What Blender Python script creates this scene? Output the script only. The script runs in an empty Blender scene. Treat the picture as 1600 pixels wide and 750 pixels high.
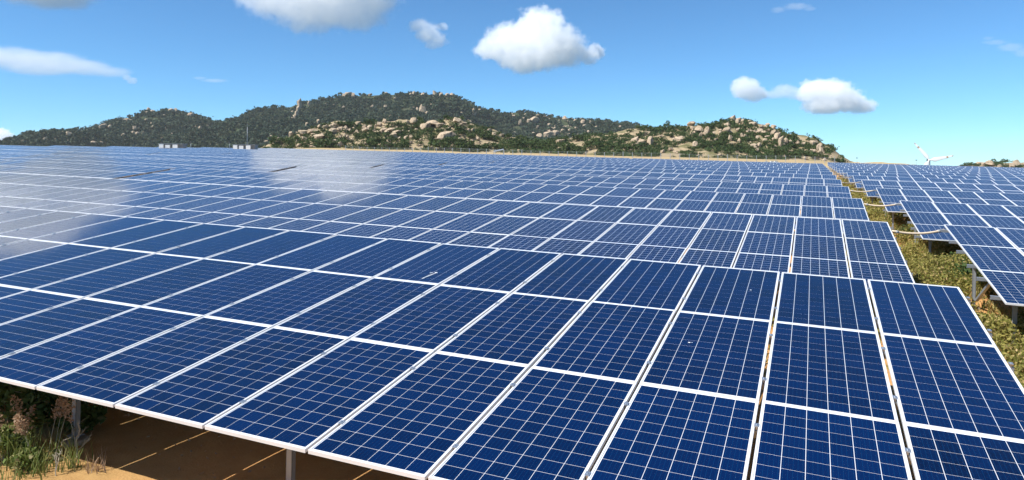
import bpy, bmesh, math, random
import numpy as np
from mathutils import Matrix, Vector
from mathutils.bvhtree import BVHTree

random.seed(7)
rng = np.random.default_rng(11)
R_ = math.radians
scene = bpy.context.scene
COL = scene.collection

# ------------------------------------------------------------------ camera
# The field is laid out in its own frame (x along the rows, y up the rows, z off the slope); the whole
# field lies on gently rising ground, so that frame is tipped a little against the world.
FPX, CYPX = 1105.25, 240.0
def basis(pitch_down, yaw, roll):
    p, y, r = R_(pitch_down), R_(yaw), R_(roll)
    cy, sy, cp, sp, cr, sr = math.cos(y), math.sin(y), math.cos(p), math.sin(p), math.cos(r), math.sin(r)
    F = np.array([sy * cp, cy * cp, -sp]); R = np.array([cy, -sy, 0.0]); U = np.cross(R, F)
    return np.stack([R * cr + U * sr, -R * sr + U * cr, F], 1)
BF = basis(0.51456, -22.94257, 1.36095)           # camera axes in the field frame
BW = basis(-1.14, -22.94257, 0.0)                 # camera axes in the world
MR = BW @ BF.T                                    # field -> world rotation
CF = np.array([-1.69107, -9.97012, 1.55741])      # camera in the field frame
CAM = np.array([0.0, 0.0, 3.11])
TILT = R_(6.982); ST, CT = math.sin(TILT), math.cos(TILT)
PW, PL = 1.012, 1.9356                            # panel pitch along and up the rack
LOWH = 0.85                                       # front edge above the ground
TOPH = LOWH + 3 * PL * ST
ZG = -TOPH                                        # ground level in the field frame
MT = CAM - MR @ CF
M4 = Matrix([list(MR[i]) + [MT[i]] for i in range(3)] + [[0, 0, 0, 1]])
def fw(p): return MR @ np.asarray(p, float) + MT
def fwa(a): return np.asarray(a, float) @ MR.T + MT
def ray(px, py): return BW[:, 2] + (px - 800) / FPX * BW[:, 0] + (CYPX - py) / FPX * BW[:, 1]
def at(px, py, depth): return CAM + depth * ray(px, py)
def proj(p):
    d = (np.asarray(p) - CAM) @ BW
    return 800 + FPX * d[0] / d[2], CYPX - FPX * d[1] / d[2], d[2]
def on_ground(px, py):                            # world point on the field's ground plane
    d = MR.T @ ray(px, py); t = (ZG - CF[2]) / d[2]
    return fw(CF + t * d)

cd = bpy.data.cameras.new("camera"); cam = bpy.data.objects.new("camera", cd); COL.objects.link(cam)
cd.sensor_width = 36; cd.lens = FPX / 1600 * 36; cd.shift_y = -(375 - CYPX) / 1600
cd.clip_start = 0.1; cd.clip_end = 40000
cam.matrix_world = Matrix([[BW[i, 0], BW[i, 1], -BW[i, 2], CAM[i]] for i in range(3)] + [[0, 0, 0, 1]])
scene.camera = cam

# ------------------------------------------------------------------ sky, sun, exposure
SUN_DIR = Vector(MR @ np.array([-0.60, -0.56, 1.0])).normalized()
SUN_EL = math.asin(SUN_DIR.z); SUN_AZ = math.atan2(SUN_DIR.x, SUN_DIR.y)
world = bpy.data.worlds.new("World"); scene.world = world; world.use_nodes = True
wn = world.node_tree; wn.nodes.clear()
sky = wn.nodes.new("ShaderNodeTexSky"); sky.sky_type = 'NISHITA'; sky.sun_disc = False
sky.sun_elevation = SUN_EL; sky.sun_rotation = SUN_AZ
sky.altitude = 0; sky.air_density = 0.7; sky.dust_density = 0.0; sky.ozone_density = 10.0
bg = wn.nodes.new("ShaderNodeBackground"); bg.inputs[1].default_value = 0.097
wo = wn.nodes.new("ShaderNodeOutputWorld")
tint = wn.nodes.new("ShaderNodeMix"); tint.data_type = 'RGBA'; tint.blend_type = 'MULTIPLY'
tint.inputs[0].default_value = 1.0; tint.inputs[7].default_value = (0.75, 1.03, 1.0, 1.0)      # clear tropical air: a cyan-leaning blue
wn.links.new(sky.outputs[0], tint.inputs[6]); wn.links.new(tint.outputs[2], bg.inputs[0]); wn.links.new(bg.outputs[0], wo.inputs[0])
sl = bpy.data.lights.new("sun", 'SUN'); sl.energy = 5.0; sl.angle = R_(0.53); sl.color = (1.0, 0.965, 0.91)
so = bpy.data.objects.new("sun", sl); COL.objects.link(so)
so.rotation_euler = SUN_DIR.to_track_quat('Z', 'Y').to_euler()
scene.view_settings.view_transform = 'Standard'; scene.view_settings.look = 'None'
scene.view_settings.exposure = 0.75; scene.view_settings.gamma = 1.0
cy = scene.cycles
cy.max_bounces = 20; cy.diffuse_bounces = 3; cy.glossy_bounces = 3; cy.transmission_bounces = 4
cy.volume_bounces = 20; cy.transparent_max_bounces = 8; cy.volume_max_steps = 256
cy.use_denoising = True; cy.caustics_reflective = False; cy.caustics_refractive = False

# ------------------------------------------------------------------ helpers
def link(o):
    COL.objects.link(o); return o
def tag(o, label=None, cat=None, group=None, kind=None):
    if label: o["label"] = label
    if cat: o["category"] = cat
    if group: o["group"] = group
    if kind: o["kind"] = kind
    return o
def mesh(name, verts, faces, mats=(), fmat=None, uv=None, attrs=None, smooth=False):
    """verts n x 3, faces list/array of equal or mixed polygons; uv per loop; attrs {name: per-vertex float}."""
    me = bpy.data.meshes.new(name)
    verts = np.asarray(verts, np.float32)
    if isinstance(faces, np.ndarray):
        nf, k = faces.shape; loops = faces.astype(np.int32).ravel()
        starts = np.arange(nf, dtype=np.int32) * k; tot = np.full(nf, k, np.int32)
    else:
        tot = np.array([len(f) for f in faces], np.int32); nf = len(faces)
        loops = np.concatenate([np.asarray(f, np.int32) for f in faces]); starts = np.concatenate([[0], np.cumsum(tot)[:-1]]).astype(np.int32)
    me.vertices.add(len(verts)); me.vertices.foreach_set("co", verts.ravel())
    me.loops.add(len(loops)); me.loops.foreach_set("vertex_index", loops)
    me.polygons.add(nf); me.polygons.foreach_set("loop_start", starts); me.polygons.foreach_set("loop_total", tot)
    for m in mats: me.materials.append(m)
    if fmat is not None: me.polygons.foreach_set("material_index", np.asarray(fmat, np.int32))
    me.polygons.foreach_set("use_smooth", np.full(nf, bool(smooth)))
    if uv is not None:
        l = me.uv_layers.new(name="UVMap"); l.data.foreach_set("uv", np.asarray(uv, np.float32).ravel())
    for k_, v in (attrs or {}).items():
        a = me.attributes.new(k_, 'FLOAT', 'POINT'); a.data.foreach_set("value", np.asarray(v, np.float32))
    me.update(calc_edges=True); me.validate()
    return me
def obj(name, me, parent=None, mat4=None, loc=None):
    o = link(bpy.data.objects.new(name, me))
    if parent is not None: o.parent = parent
    if mat4 is not None: o.matrix_local = mat4
    if loc is not None: o.location = loc
    return o
def empty(name, mat4=None, loc=None):
    o = link(bpy.data.objects.new(name, None)); o.empty_display_size = 0.2
    if mat4 is not None: o.matrix_world = mat4
    if loc is not None: o.location = loc
    return o

class MB:
    """collects boxes, prisms and tubes into one mesh"""
    def __init__(s): s.v, s.f, s.m = [], [], []
    def add(s, vs, fs, m=0):
        b = len(s.v); s.v += [tuple(map(float, q)) for q in vs]; s.f += [tuple(b + i for i in q) for q in fs]; s.m += [m] * len(fs); return s
    def box(s, lo, hi, m=0, T=None):
        x0, y0, z0 = lo; x1, y1, z1 = hi
        vs = [(x0, y0, z0), (x1, y0, z0), (x1, y1, z0), (x0, y1, z0), (x0, y0, z1), (x1, y0, z1), (x1, y1, z1), (x0, y1, z1)]
        if T is not None: vs = [tuple(T @ Vector(q)) for q in vs]
        return s.add(vs, [(0, 3, 2, 1), (4, 5, 6, 7), (0, 1, 5, 4), (1, 2, 6, 5), (2, 3, 7, 6), (3, 0, 4, 7)], m)
    def tube(s, pts, rad, n=8, m=0, cap=True):
        pts = [Vector(p) for p in pts]; rad = rad if hasattr(rad, '__len__') else [rad] * len(pts)
        b = len(s.v); up0 = None
        for i, p in enumerate(pts):
            d = (pts[min(i + 1, len(pts) - 1)] - pts[max(i - 1, 0)]).normalized()
            a = d.cross(Vector((0, 0, 1)) if abs(d.z) < .95 else Vector((1, 0, 0))).normalized()
            c = d.cross(a)
            for k in range(n):
                t = 2 * math.pi * k / n; q = p + (a * math.cos(t) + c * math.sin(t)) * rad[i]; s.v.append(tuple(q))
        for i in range(len(pts) - 1):
            for k in range(n):
                s.f.append((b + i * n + k, b + i * n + (k + 1) % n, b + (i + 1) * n + (k + 1) % n, b + (i + 1) * n + k)); s.m.append(m)
        if cap:
            s.f.append(tuple(b + k for k in reversed(range(n)))); s.m.append(m)
            s.f.append(tuple(b + (len(pts) - 1) * n + k for k in range(n))); s.m.append(m)
        return s
    def me(s, name, mats, smooth=False): return mesh(name, s.v, s.f, mats, s.m, smooth=smooth)

# value noise
_T = rng.random((64, 64, 64)).astype(np.float32)
def vnoise(p):
    p = np.asarray(p, float); i = np.floor(p).astype(int); f = p - i; f = f * f * (3 - 2 * f); i &= 63; j = (i + 1) & 63
    def g(a, b, c): return _T[a, b, c]
    x0, y0, z0 = i[..., 0], i[..., 1], i[..., 2]; x1, y1, z1 = j[..., 0], j[..., 1], j[..., 2]
    fx, fy, fz = f[..., 0], f[..., 1], f[..., 2]
    l = lambda a, b, t: a + (b - a) * t
    return l(l(l(g(x0, y0, z0), g(x1, y0, z0), fx), l(g(x0, y1, z0), g(x1, y1, z0), fx), fy),
             l(l(g(x0, y0, z1), g(x1, y0, z1), fx), l(g(x0, y1, z1), g(x1, y1, z1), fx), fy), fz) * 2 - 1
def fbm(p, o=4):
    p = np.asarray(p, float); s = 0; a = 1.0
    for k in range(o): s = s + a * vnoise(p * 2 ** k + 17.3 * k); a *= .5
    return s
def sstep(a, b, x): t = np.clip((x - a) / (b - a), 0, 1); return t * t * (3 - 2 * t)

# ------------------------------------------------------------------ materials
class NT:
    def __init__(s, m): s.t = m.node_tree; s.n = s.t.nodes; s.l = s.t.links
    def new(s, typ, **kw):
        n = s.n.new(typ)
        for k, v in kw.items(): setattr(n, k, v)
        return n
    def put(s, sock, v):
        if hasattr(v, 'is_output') or isinstance(v, bpy.types.NodeSocket): s.l.new(v, sock)
        else:
            if isinstance(v, (tuple, list)) and len(v) == 3 and sock.type == 'RGBA': v = (*v, 1)
            sock.default_value = v
    def math(s, op, *a, clamp=False):
        n = s.new("ShaderNodeMath", operation=op, use_clamp=clamp)
        for i, v in enumerate(a): s.put(n.inputs[i], v)
        return n.outputs[0]
    def mix(s, f, a, b, typ='RGBA', blend='MIX'):
        n = s.new("ShaderNodeMix", data_type=typ)
        if typ == 'RGBA': n.blend_type = blend; s.put(n.inputs[0], f); s.put(n.inputs[6], a); s.put(n.inputs[7], b); return n.outputs[2]
        s.put(n.inputs[0], f); s.put(n.inputs[2], a); s.put(n.inputs[3], b); return n.outputs[0]
    def noise(s, vec, scale, detail=4, rough=.55, out=0):
        n = s.new("ShaderNodeTexNoise"); n.inputs['Scale'].default_value = scale; n.inputs['Detail'].default_value = detail; n.inputs['Roughness'].default_value = rough
        if vec is not None: s.l.new(vec, n.inputs['Vector'])
        return n.outputs[out]
    def ramp(s, v, a, b):
        n = s.new("ShaderNodeMapRange", interpolation_type='SMOOTHSTEP'); s.put(n.inputs[0], v); n.inputs[1].default_value = a; n.inputs[2].default_value = b
        return n.outputs[0]
    def attr(s, name): return s.new("ShaderNodeAttribute", attribute_name=name).outputs['Fac']
    def bump(s, h, strength=.3, dist=.02):
        n = s.new("ShaderNodeBump"); n.inputs['Strength'].default_value = strength; n.inputs['Distance'].default_value = dist; s.l.new(h, n.inputs['Height']); return n.outputs[0]
def material(name):
    m = bpy.data.materials.new(name); m.use_nodes = True; t = NT(m)
    return m, t, t.n["Principled BSDF"]
def world_pos(t): return t.new("ShaderNodeNewGeometry").outputs['Position']
def frac_rnd(t, name):      # one random number per object plus one stored on the mesh
    return t.math('FRACT', t.math('ADD', t.new("ShaderNodeObjectInfo").outputs['Random'], t.attr(name)))

CELL_A, CELL_B, CELL_C = (0.0000, 0.0068, 0.044), (0.0000, 0.0024, 0.019), (0.0045, 0.0065, 0.021)
FRX, FRY = 0.014, 0.017                        # frame face width
PWID, PLEN = 0.985, 1.9296
MX, MY = 0.022, 0.030                          # margin from panel edge to the first cell
CPX, CPY = (PWID - 2 * MX) / 6, (PLEN - 2 * MY) / 12
CGAP = 0.0047; CGAPY = 0.0045
def glassy(t, b, rough=.5):
    b.inputs['Roughness'].default_value = rough; b.inputs['Specular IOR Level'].default_value = 0.0
    b.inputs['Coat Weight'].default_value = 1.0; b.inputs['Coat Roughness'].default_value = 0.055; b.inputs['Coat IOR'].default_value = 1.46
def cell_colour(t, rnd_cell, rnd_panel, pos):
    c = t.mix(rnd_cell, CELL_A, CELL_B)
    c = t.mix(t.ramp(rnd_panel, .80, .97), c, CELL_C)          # a few panels of a browner batch
    c = t.mix(t.math('MULTIPLY', t.ramp(rnd_panel, .0, .8), .5), c, (0.0000, 0.0115, 0.070))
    cr = t.new("ShaderNodeTexVoronoi", feature='F1'); cr.inputs['Scale'].default_value = 55; t.l.new(pos, cr.inputs['Vector'])
    sc = t.new("ShaderNodeSeparateColor"); t.l.new(cr.outputs['Color'], sc.inputs[0])
    return t.mix(t.math('MULTIPLY', sc.outputs[0], .42), c, (0.0000, 0.0105, 0.058))
def make_laminate():
    m, t, b = material("solar_laminate")
    uv = t.new("ShaderNodeUVMap").outputs[0]; sp = t.new("ShaderNodeSeparateXYZ"); t.l.new(uv, sp.inputs[0])
    masks = []; ids = []; fr = []
    for k, (mg, pt, n, gp) in enumerate(((MX, CPX, 6, CGAP), (MY, CPY, 12, CGAPY))):
        c = t.math('DIVIDE', t.math('SUBTRACT', sp.outputs[k], mg), pt)
        f = t.math('FRACT', c)
        e = t.math('MULTIPLY', t.math('MINIMUM', f, t.math('SUBTRACT', 1.0, f)), pt)
        g = t.math('GREATER_THAN', e, gp / 2)
        ins = t.math('MULTIPLY', t.math('GREATER_THAN', c, 0.0), t.math('LESS_THAN', c, float(n)))
        masks.append(t.math('MULTIPLY', g, ins)); ids.append(t.math('FLOOR', c)); fr.append(f)
    cellm = t.math('MULTIPLY', masks[0], masks[1])
    rp = frac_rnd(t, "rnd")
    cv = t.new("ShaderNodeCombineXYZ"); t.l.new(ids[0], cv.inputs[0]); t.l.new(ids[1], cv.inputs[1]); t.l.new(rp, cv.inputs[2])
    wn_ = t.new("ShaderNodeTexWhiteNoise"); t.l.new(cv.outputs[0], wn_.inputs['Vector'])
    col = cell_colour(t, wn_.outputs['Value'], rp, uv)
    bb = t.math('FRACT', t.math('MULTIPLY', fr[0], 5.0))
    bar = t.math('LESS_THAN', t.math('ABSOLUTE', t.math('SUBTRACT', bb, .5)), 0.028)
    col = t.mix(t.math('MULTIPLY', bar, .60), col, (0.002, 0.045, 0.13))
    col = t.mix(cellm, (0.64, 0.66, 0.69), col)
    dirt = t.ramp(t.noise(world_pos(t), 1.3, 5), .45, .8)
    col = t.mix(t.math('MULTIPLY', dirt, .0018), col, (0.5, 0.45, 0.38))
    t.l.new(col, b.inputs['Base Color']); glassy(t, b)
    return m
def make_cellmat():
    m, t, b = material("silicon_cell")
    uv = t.new("ShaderNodeUVMap").outputs[0]; sp = t.new("ShaderNodeSeparateXYZ"); t.l.new(uv, sp.inputs[0])
    rc = frac_rnd(t, "rnd"); rp = t.attr("prnd")
    pos = t.new("ShaderNodeVectorMath", operation='ADD'); t.l.new(uv, pos.inputs[0])
    cb = t.new("ShaderNodeCombineXYZ"); t.l.new(t.math('MULTIPLY', rc, 37.0), cb.inputs[0]); t.l.new(cb.outputs[0], pos.inputs[1])
    col = cell_colour(t, rc, rp, pos.outputs[0])
    bb = t.math('FRACT', t.math('DIVIDE', sp.outputs[0], CPX / 5))
    bar = t.math('LESS_THAN', t.math('ABSOLUTE', t.math('SUBTRACT', bb, .5)), 0.030)
    col = t.mix(t.math('MULTIPLY', bar, .60), col, (0.002, 0.045, 0.13))
    dirt = t.ramp(t.noise(world_pos(t), 1.3, 5), .45, .8)
    col = t.mix(t.math('MULTIPLY', dirt, .0018), col, (0.5, 0.45, 0.38))
    t.l.new(col, b.inputs['Base Color']); glassy(t, b)
    return m
def make_backsheet():
    m, t, b = material("white_backsheet"); b.inputs['Base Color'].default_value = (0.64, 0.66, 0.69, 1); glassy(t, b); return m
def simple(name, col, rough=.5, metal=0.0, var=.15, scale=3.0, bump=0.0):
    m, t, b = material(name); p = world_pos(t)
    n = t.noise(p, scale, 5)
    c2 = tuple(max(0, x * (1 - 2 * var)) for x in col); c3 = tuple(min(1, x * (1 + var)) for x in col)
    t.l.new(t.mix(n, c2, c3), b.inputs['Base Color']); b.inputs['Roughness'].default_value = rough; b.inputs['Metallic'].default_value = metal
    if bump: t.l.new(t.bump(t.noise(p, scale * 6, 6), bump, .05), b.inputs['Normal'])
    return m
M_LAM, M_CELL, M_BACK = make_laminate(), make_cellmat(), make_backsheet()
M_FRAME = simple("anodised_frame", (0.68, 0.69, 0.70), .40, .1, .06)
M_STEEL = simple("galvanised_steel", (0.34, 0.37, 0.40), .5, .55, .14, 6)
M_CLAMP = simple("clamp_steel", (0.50, 0.54, 0.58), .35, .8, .08)
M_CONC = simple("concrete", (0.36, 0.30, 0.22), .9, 0, .18, 5, .4)
M_PIPE = simple("sun_bleached_conduit", (0.62, 0.50, 0.36), .6, 0, .12, 9)
M_WHITE = simple("white_paint", (0.78, 0.79, 0.78), .5, 0, .05)
M_GREY = simple("grey_paint", (0.30, 0.31, 0.31), .6, 0, .08)
M_DARK = simple("dark_metal", (0.05, 0.05, 0.055), .6, 0, .1)
M_RED = simple("faded_red_paint", (0.42, 0.27, 0.17), .6, 0, .1)
M_BARK = simple("bark", (0.10, 0.075, 0.05), .9, 0, .2)
M_TWIG = simple("dry_stem", (0.40, 0.36, 0.27), .9, 0, .2)
M_DROP = simple("bird_lime", (0.8, 0.8, 0.77), .8, 0, .05)

def leaf_mat(name, ca, cb, cc, trans=.3, patch=.25):
    m, t, b = material(name)
    r = frac_rnd(t, "rnd")
    c = t.mix(t.ramp(r, .15, .75), ca, cb); c = t.mix(t.ramp(r, .80, 1.0), c, cc)
    c = t.mix(t.math('MULTIPLY', t.ramp(t.noise(world_pos(t), patch, 3), .4, .65), .5), c, cb)
    out = t.n["Material Output"]
    b.inputs['Roughness'].default_value = .7; b.inputs['Specular IOR Level'].default_value = .25; t.l.new(c, b.inputs['Base Color'])
    tr = t.new("ShaderNodeBsdfTranslucent"); t.l.new(c, tr.inputs[0]); mx = t.new("ShaderNodeMixShader"); mx.inputs[0].default_value = trans
    t.l.new(b.outputs[0], mx.inputs[1]); t.l.new(tr.outputs[0], mx.inputs[2]); t.l.new(mx.outputs[0], out.inputs[0])
    return m
M_FOREST = leaf_mat("hill_forest_leaves", (0.022, 0.044, 0.024), (0.036, 0.060, 0.028), (0.070, 0.080, 0.042), .2, .012)
M_SCRUB = leaf_mat("scrub_leaves", (0.030, 0.062, 0.014), (0.054, 0.086, 0.020), (0.095, 0.105, 0.036), .2, .06)
M_COVER = leaf_mat("ground_cover_leaves", (0.12, 0.135, 0.024), (0.30, 0.26, 0.070), (0.48, 0.35, 0.17), .3, .5)
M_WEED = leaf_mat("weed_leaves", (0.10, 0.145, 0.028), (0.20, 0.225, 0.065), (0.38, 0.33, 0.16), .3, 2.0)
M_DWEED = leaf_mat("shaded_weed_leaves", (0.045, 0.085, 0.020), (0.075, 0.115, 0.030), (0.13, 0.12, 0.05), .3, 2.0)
M_PLUME = leaf_mat("plume_florets", (0.30, 0.19, 0.115), (0.40, 0.275, 0.175), (0.55, 0.42, 0.29), .3, 5)

def ground_mat():
    m, t, b = material("sandy_ground"); p = world_pos(t)
    n1 = t.noise(p, .35, 6); n2 = t.noise(p, 4.0, 8, .6); n3 = t.noise(p, 45.0, 4, .7)
    sand = t.mix(n2, (0.40, 0.175, 0.055), (0.62, 0.37, 0.15))
    sand = t.mix(t.ramp(n3, .62, .72), sand, (0.20, 0.10, 0.045))
    dry = t.mix(n2, (0.32, 0.165, 0.060), (0.48, 0.30, 0.125))
    n4 = t.noise(p, .018, 5)
    c = t.mix(t.ramp(t.math('ADD', n1, t.math('MULTIPLY', n4, .35)), .60, .80), sand, dry)
    grn = t.mix(n2, (0.085, 0.095, 0.030), (0.22, 0.19, 0.075))
    c = t.mix(t.math('MULTIPLY', t.ramp(t.noise(p, .12, 7, .65), .53, .66), .3), c, grn)
    ln = t.new("ShaderNodeVectorMath", operation='LENGTH'); t.l.new(p, ln.inputs[0])
    c = t.mix(t.math('MULTIPLY', t.ramp(t.math('ADD', ln.outputs['Value'], t.math('MULTIPLY', n1, 60.0)), 130, 200), .8), c, t.mix(n2, (0.30, 0.235, 0.12), (0.44, 0.36, 0.21)))   # dry grass strip outside the farm
    c = t.mix(t.ramp(t.math('ADD', ln.outputs['Value'], t.math('MULTIPLY', n4, 300.0)), 560, 760), c, t.mix(n1, (0.06, 0.075, 0.035), (0.12, 0.115, 0.055)))   # scrubland beyond the farm
    t.l.new(c, b.inputs['Base Color']); b.inputs['Roughness'].default_value = .95; b.inputs['Specular IOR Level'].default_value = .1
    t.l.new(t.bump(t.math('ADD', n2, t.math('MULTIPLY', n3, .4)), .5, .05), b.inputs['Normal'])
    return m
def hill_mat(name, a, b_, g, gsc, glo, ghi):
    m, t, b = material(name); p = world_pos(t)
    n = t.noise(p, gsc, 7, .62); n2 = t.noise(p, gsc * 6, 6)
    c = t.mix(n2, a, b_); c = t.mix(t.ramp(n, glo, ghi), c, g)
    t.l.new(c, b.inputs['Base Color']); b.inputs['Roughness'].default_value = .95; b.inputs['Specular IOR Level'].default_value = .1
    t.l.new(t.bump(n2, .6, 1.0), b.inputs['Normal'])
    return m
def rock_mat():
    m, t, b = material("weathered_granite"); p = world_pos(t)
    r = t.new("ShaderNodeObjectInfo").outputs['Random']
    c = t.mix(t.noise(p, .35, 6, .6), (0.31, 0.230, 0.150), (0.52, 0.405, 0.280))
    c = t.mix(t.math('MULTIPLY', r, .4), c, (0.44, 0.355, 0.26))
    mp = t.new("ShaderNodeMapping"); mp.inputs['Scale'].default_value = (1, 1, .22); t.l.new(p, mp.inputs[0])
    c = t.mix(t.math('MULTIPLY', t.ramp(t.noise(mp.outputs[0], .8, 6, .65), .50, .64), .8), c, (0.12, 0.09, 0.065))
    t.l.new(c, b.inputs['Base Color']); b.inputs['Roughness'].default_value = .92; b.inputs['Specular IOR Level'].default_value = .15
    t.l.new(t.bump(t.noise(p, 1.2, 8, .65), .8, .6), b.inputs['Normal'])
    return m
M_GROUND = ground_mat(); M_ROCK = rock_mat()
M_HILLA = hill_mat("forested_hillside", (0.035, 0.045, 0.022), (0.07, 0.075, 0.04), (0.045, 0.06, 0.026), .02, .40, .6)
M_HILLB = hill_mat("dry_hillside", (0.24, 0.185, 0.11), (0.37, 0.29, 0.18), (0.12, 0.115, 0.05), .07, .48, .62)

# ------------------------------------------------------------------ ground
NRM = MR @ np.array([0, 0, 1.0]); G0 = fw((CF[0], CF[1], ZG))
YAW = R_(-22.94257)
def crest(az):
    x = 800 + FPX * np.tan(np.clip(az - YAW, -1.3, 1.3))
    return 185 + 265 * sstep(330, 520, x) * (1 - sstep(1290, 1340, x)) + 25 * sstep(1290, 1340, x) * (1 - sstep(1395, 1435, x))
def gz(x, y):
    x, y = np.asarray(x, float), np.asarray(y, float)
    r = np.hypot(x, y) + 1e-9; cr = crest(np.arctan2(x, y)); cr = np.where(y < -5, 60, cr)
    k = np.where(r < cr, r, cr) / r
    z = G0[2] - (NRM[0] * x * k + NRM[1] * y * k) / NRM[2]
    z = z - 0.012 * np.maximum(0, r - cr)
    far = sstep(150, 260, r)
    return z + far * (0.5 * fbm(np.stack([x / 40, y / 40, 0 * x], -1), 3)) + .03 * sstep(4, 9, r) * fbm(np.stack([x / 1.4, y / 1.4, 0 * x + 3], -1), 3)
def build_ground():
    rad = np.concatenate([[0], np.linspace(1, 24, 70), np.geomspace(24.6, 500, 90), np.geomspace(520, 6000, 24)])
    na = 288; a = np.linspace(0, 2 * np.pi, na, endpoint=False)
    X = rad[:, None] * np.sin(a)[None]; Y = rad[:, None] * np.cos(a)[None]
    v = np.stack([X, Y, gz(X, Y)], -1).reshape(-1, 3)
    i, j = np.meshgrid(np.arange(len(rad) - 1), np.arange(na), indexing='ij'); j2 = (j + 1) % na
    f = np.stack([i * na + j, i * na + j2, (i + 1) * na + j2, (i + 1) * na + j], -1).reshape(-1, 4)[:, ::-1]
    o = obj("ground", mesh("ground", v, f[na:], [M_GROUND], smooth=True)); tag(o, kind="structure")
    return o
build_ground()

# ------------------------------------------------------------------ hills
FWD = np.array([math.sin(YAW), math.cos(YAW), 0.0])
def resample(prof, n):
    prof = np.array(prof, float); xs = np.linspace(prof[0, 0], prof[-1, 0], n)
    return xs, np.interp(xs, prof[:, 0], prof[:, 1])
def build_hill(name, prof, D, wf, wb, mat, rough, nscale, nu=260, nv=70, power=1.0, sink=4.0, seed=0):
    xs, ys = resample(prof, nu)
    ys = ys + 0.8 * fbm(np.stack([xs / 9, 0 * xs, 0 * xs + seed], -1), 3)
    rd = np.array([at(x, y, D) for x, y in zip(xs, ys)])
    vs = np.concatenate([np.linspace(-1, 0, int(nv * .72)), np.linspace(0, 1, nv - int(nv * .72) + 1)[1:]])
    off = np.where(vs < 0, vs * wf, vs * wb)
    P = rd[:, None, :] + off[None, :, None] * FWD[None, None, :]
    sh = np.where(vs < 0, (1 - np.abs(vs)) ** power, 1 - sstep(0, 1, vs))
    base = np.minimum(gz(P[..., 0], P[..., 1]), rd[:, None, 2]) - sink
    z = base + (rd[:, None, 2] - base) * sh[None]
    amp = rough * np.clip((rd[:, None, 2] - base) / 15.0, .15, 1.5) * np.clip(np.abs(vs) * 5, 0.12, 1)[None]
    z = z + amp * fbm(np.stack([P[..., 0] / nscale, P[..., 1] / nscale, 0 * z + seed], -1), 4) * (1 - np.abs(vs[None]) ** 6)
    v = np.stack([P[..., 0], P[..., 1], z], -1)
    i, j = np.meshgrid(np.arange(nu - 1), np.arange(len(vs) - 1), indexing='ij'); n = len(vs)
    f = np.stack([i * n + j, (i + 1) * n + j, (i + 1) * n + j + 1, i * n + j + 1], -1).reshape(-1, 4)
    me = mesh(name, v.reshape(-1, 3), f, [mat], smooth=True)
    o = obj(name, me); tag(o, kind="structure")
    bvh = BVHTree.FromPolygons([tuple(q) for q in v.reshape(-1, 3)], [tuple(q) for q in f])
    return dict(o=o, bvh=bvh, D=D)
PROF_A = [(-120, 275), (-40, 252), (5, 239), (32, 229), (60, 224.5), (105, 212), (150, 201), (190, 186), (215, 181), (228, 174), (265, 172), (300, 179), (340, 190), (375, 185), (400, 172), (427, 169), (453, 169),
          (467, 162), (488, 158), (533, 149), (573, 149), (603, 147), (645, 147), (680, 148), (707, 150), (733, 161), (755, 172), (781, 177), (800, 177), (816, 176), (853, 183), (888, 187), (917, 189), (949, 193),
          (984, 200), (1030, 212), (1090, 235), (1130, 262)]
PROF_B = [(395, 236), (416, 229), (435, 219), (453, 213), (480, 205), (509, 198), (525, 194), (560, 193), (597, 191), (632, 189), (667, 191), (701, 189), (720, 190), (744, 199), (773, 204), (789, 212), (830, 219), (880, 224), (930, 232), (960, 238)]
PROF_C = [(760, 236), (800, 224), (848, 221), (891, 216), (915, 213), (949, 208), (981, 201), (1011, 200), (1056, 197), (1077, 195), (1107, 196), (1133, 190), (1157, 188), (1180, 190), (1197, 196), (1211, 203),
          (1225, 214), (1240, 221), (1258, 228), (1278, 233), (1289, 241), (1299, 248), (1308, 254), (1316, 259), (1328, 266)]
PROF_E = [(1480, 266), (1498, 260), (1510, 257.5), (1535, 256), (1560, 255.5), (1600, 254), (1650, 250), (1720, 252), (1800, 262)]
HA = build_hill("forested_hill", PROF_A, 1500, 620, 500, M_HILLA, 14, 130, 360, 90, 1.0, 10, 3)
HB = build_hill("rocky_hill", PROF_B, 470, 85, 90, M_HILLB, 3.2, 26, 260, 70, .85, 3, 9)
HC = build_hill("boulder_hill", PROF_C, 480, 120, 110, M_HILLB, 3.2, 28, 280, 80, .9, 3, 21)
build_hill("dry_mound", [(1285, 263), (1300, 259), (1316, 255.5), (1340, 253.6), (1380, 253.6), (1410, 255.3), (1435, 258), (1462, 259.2), (1480, 259.6), (1500, 263)], 195, 22, 30, M_GROUND, .25, 8, 90, 30, .9, 1, 5)
HE = build_hill("distant_rocky_hill", PROF_E, 560, 60, 90, M_HILLB, 1.2, 26, 120, 40, .9, 3, 33)
bpy.context.view_layer.update()

def cast(h, px, py):
    d = Vector(ray(px, py)).normalized()
    loc, nrm, _, _ = h['bvh'].ray_cast(Vector(CAM), d)
    return (loc, nrm)

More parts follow.
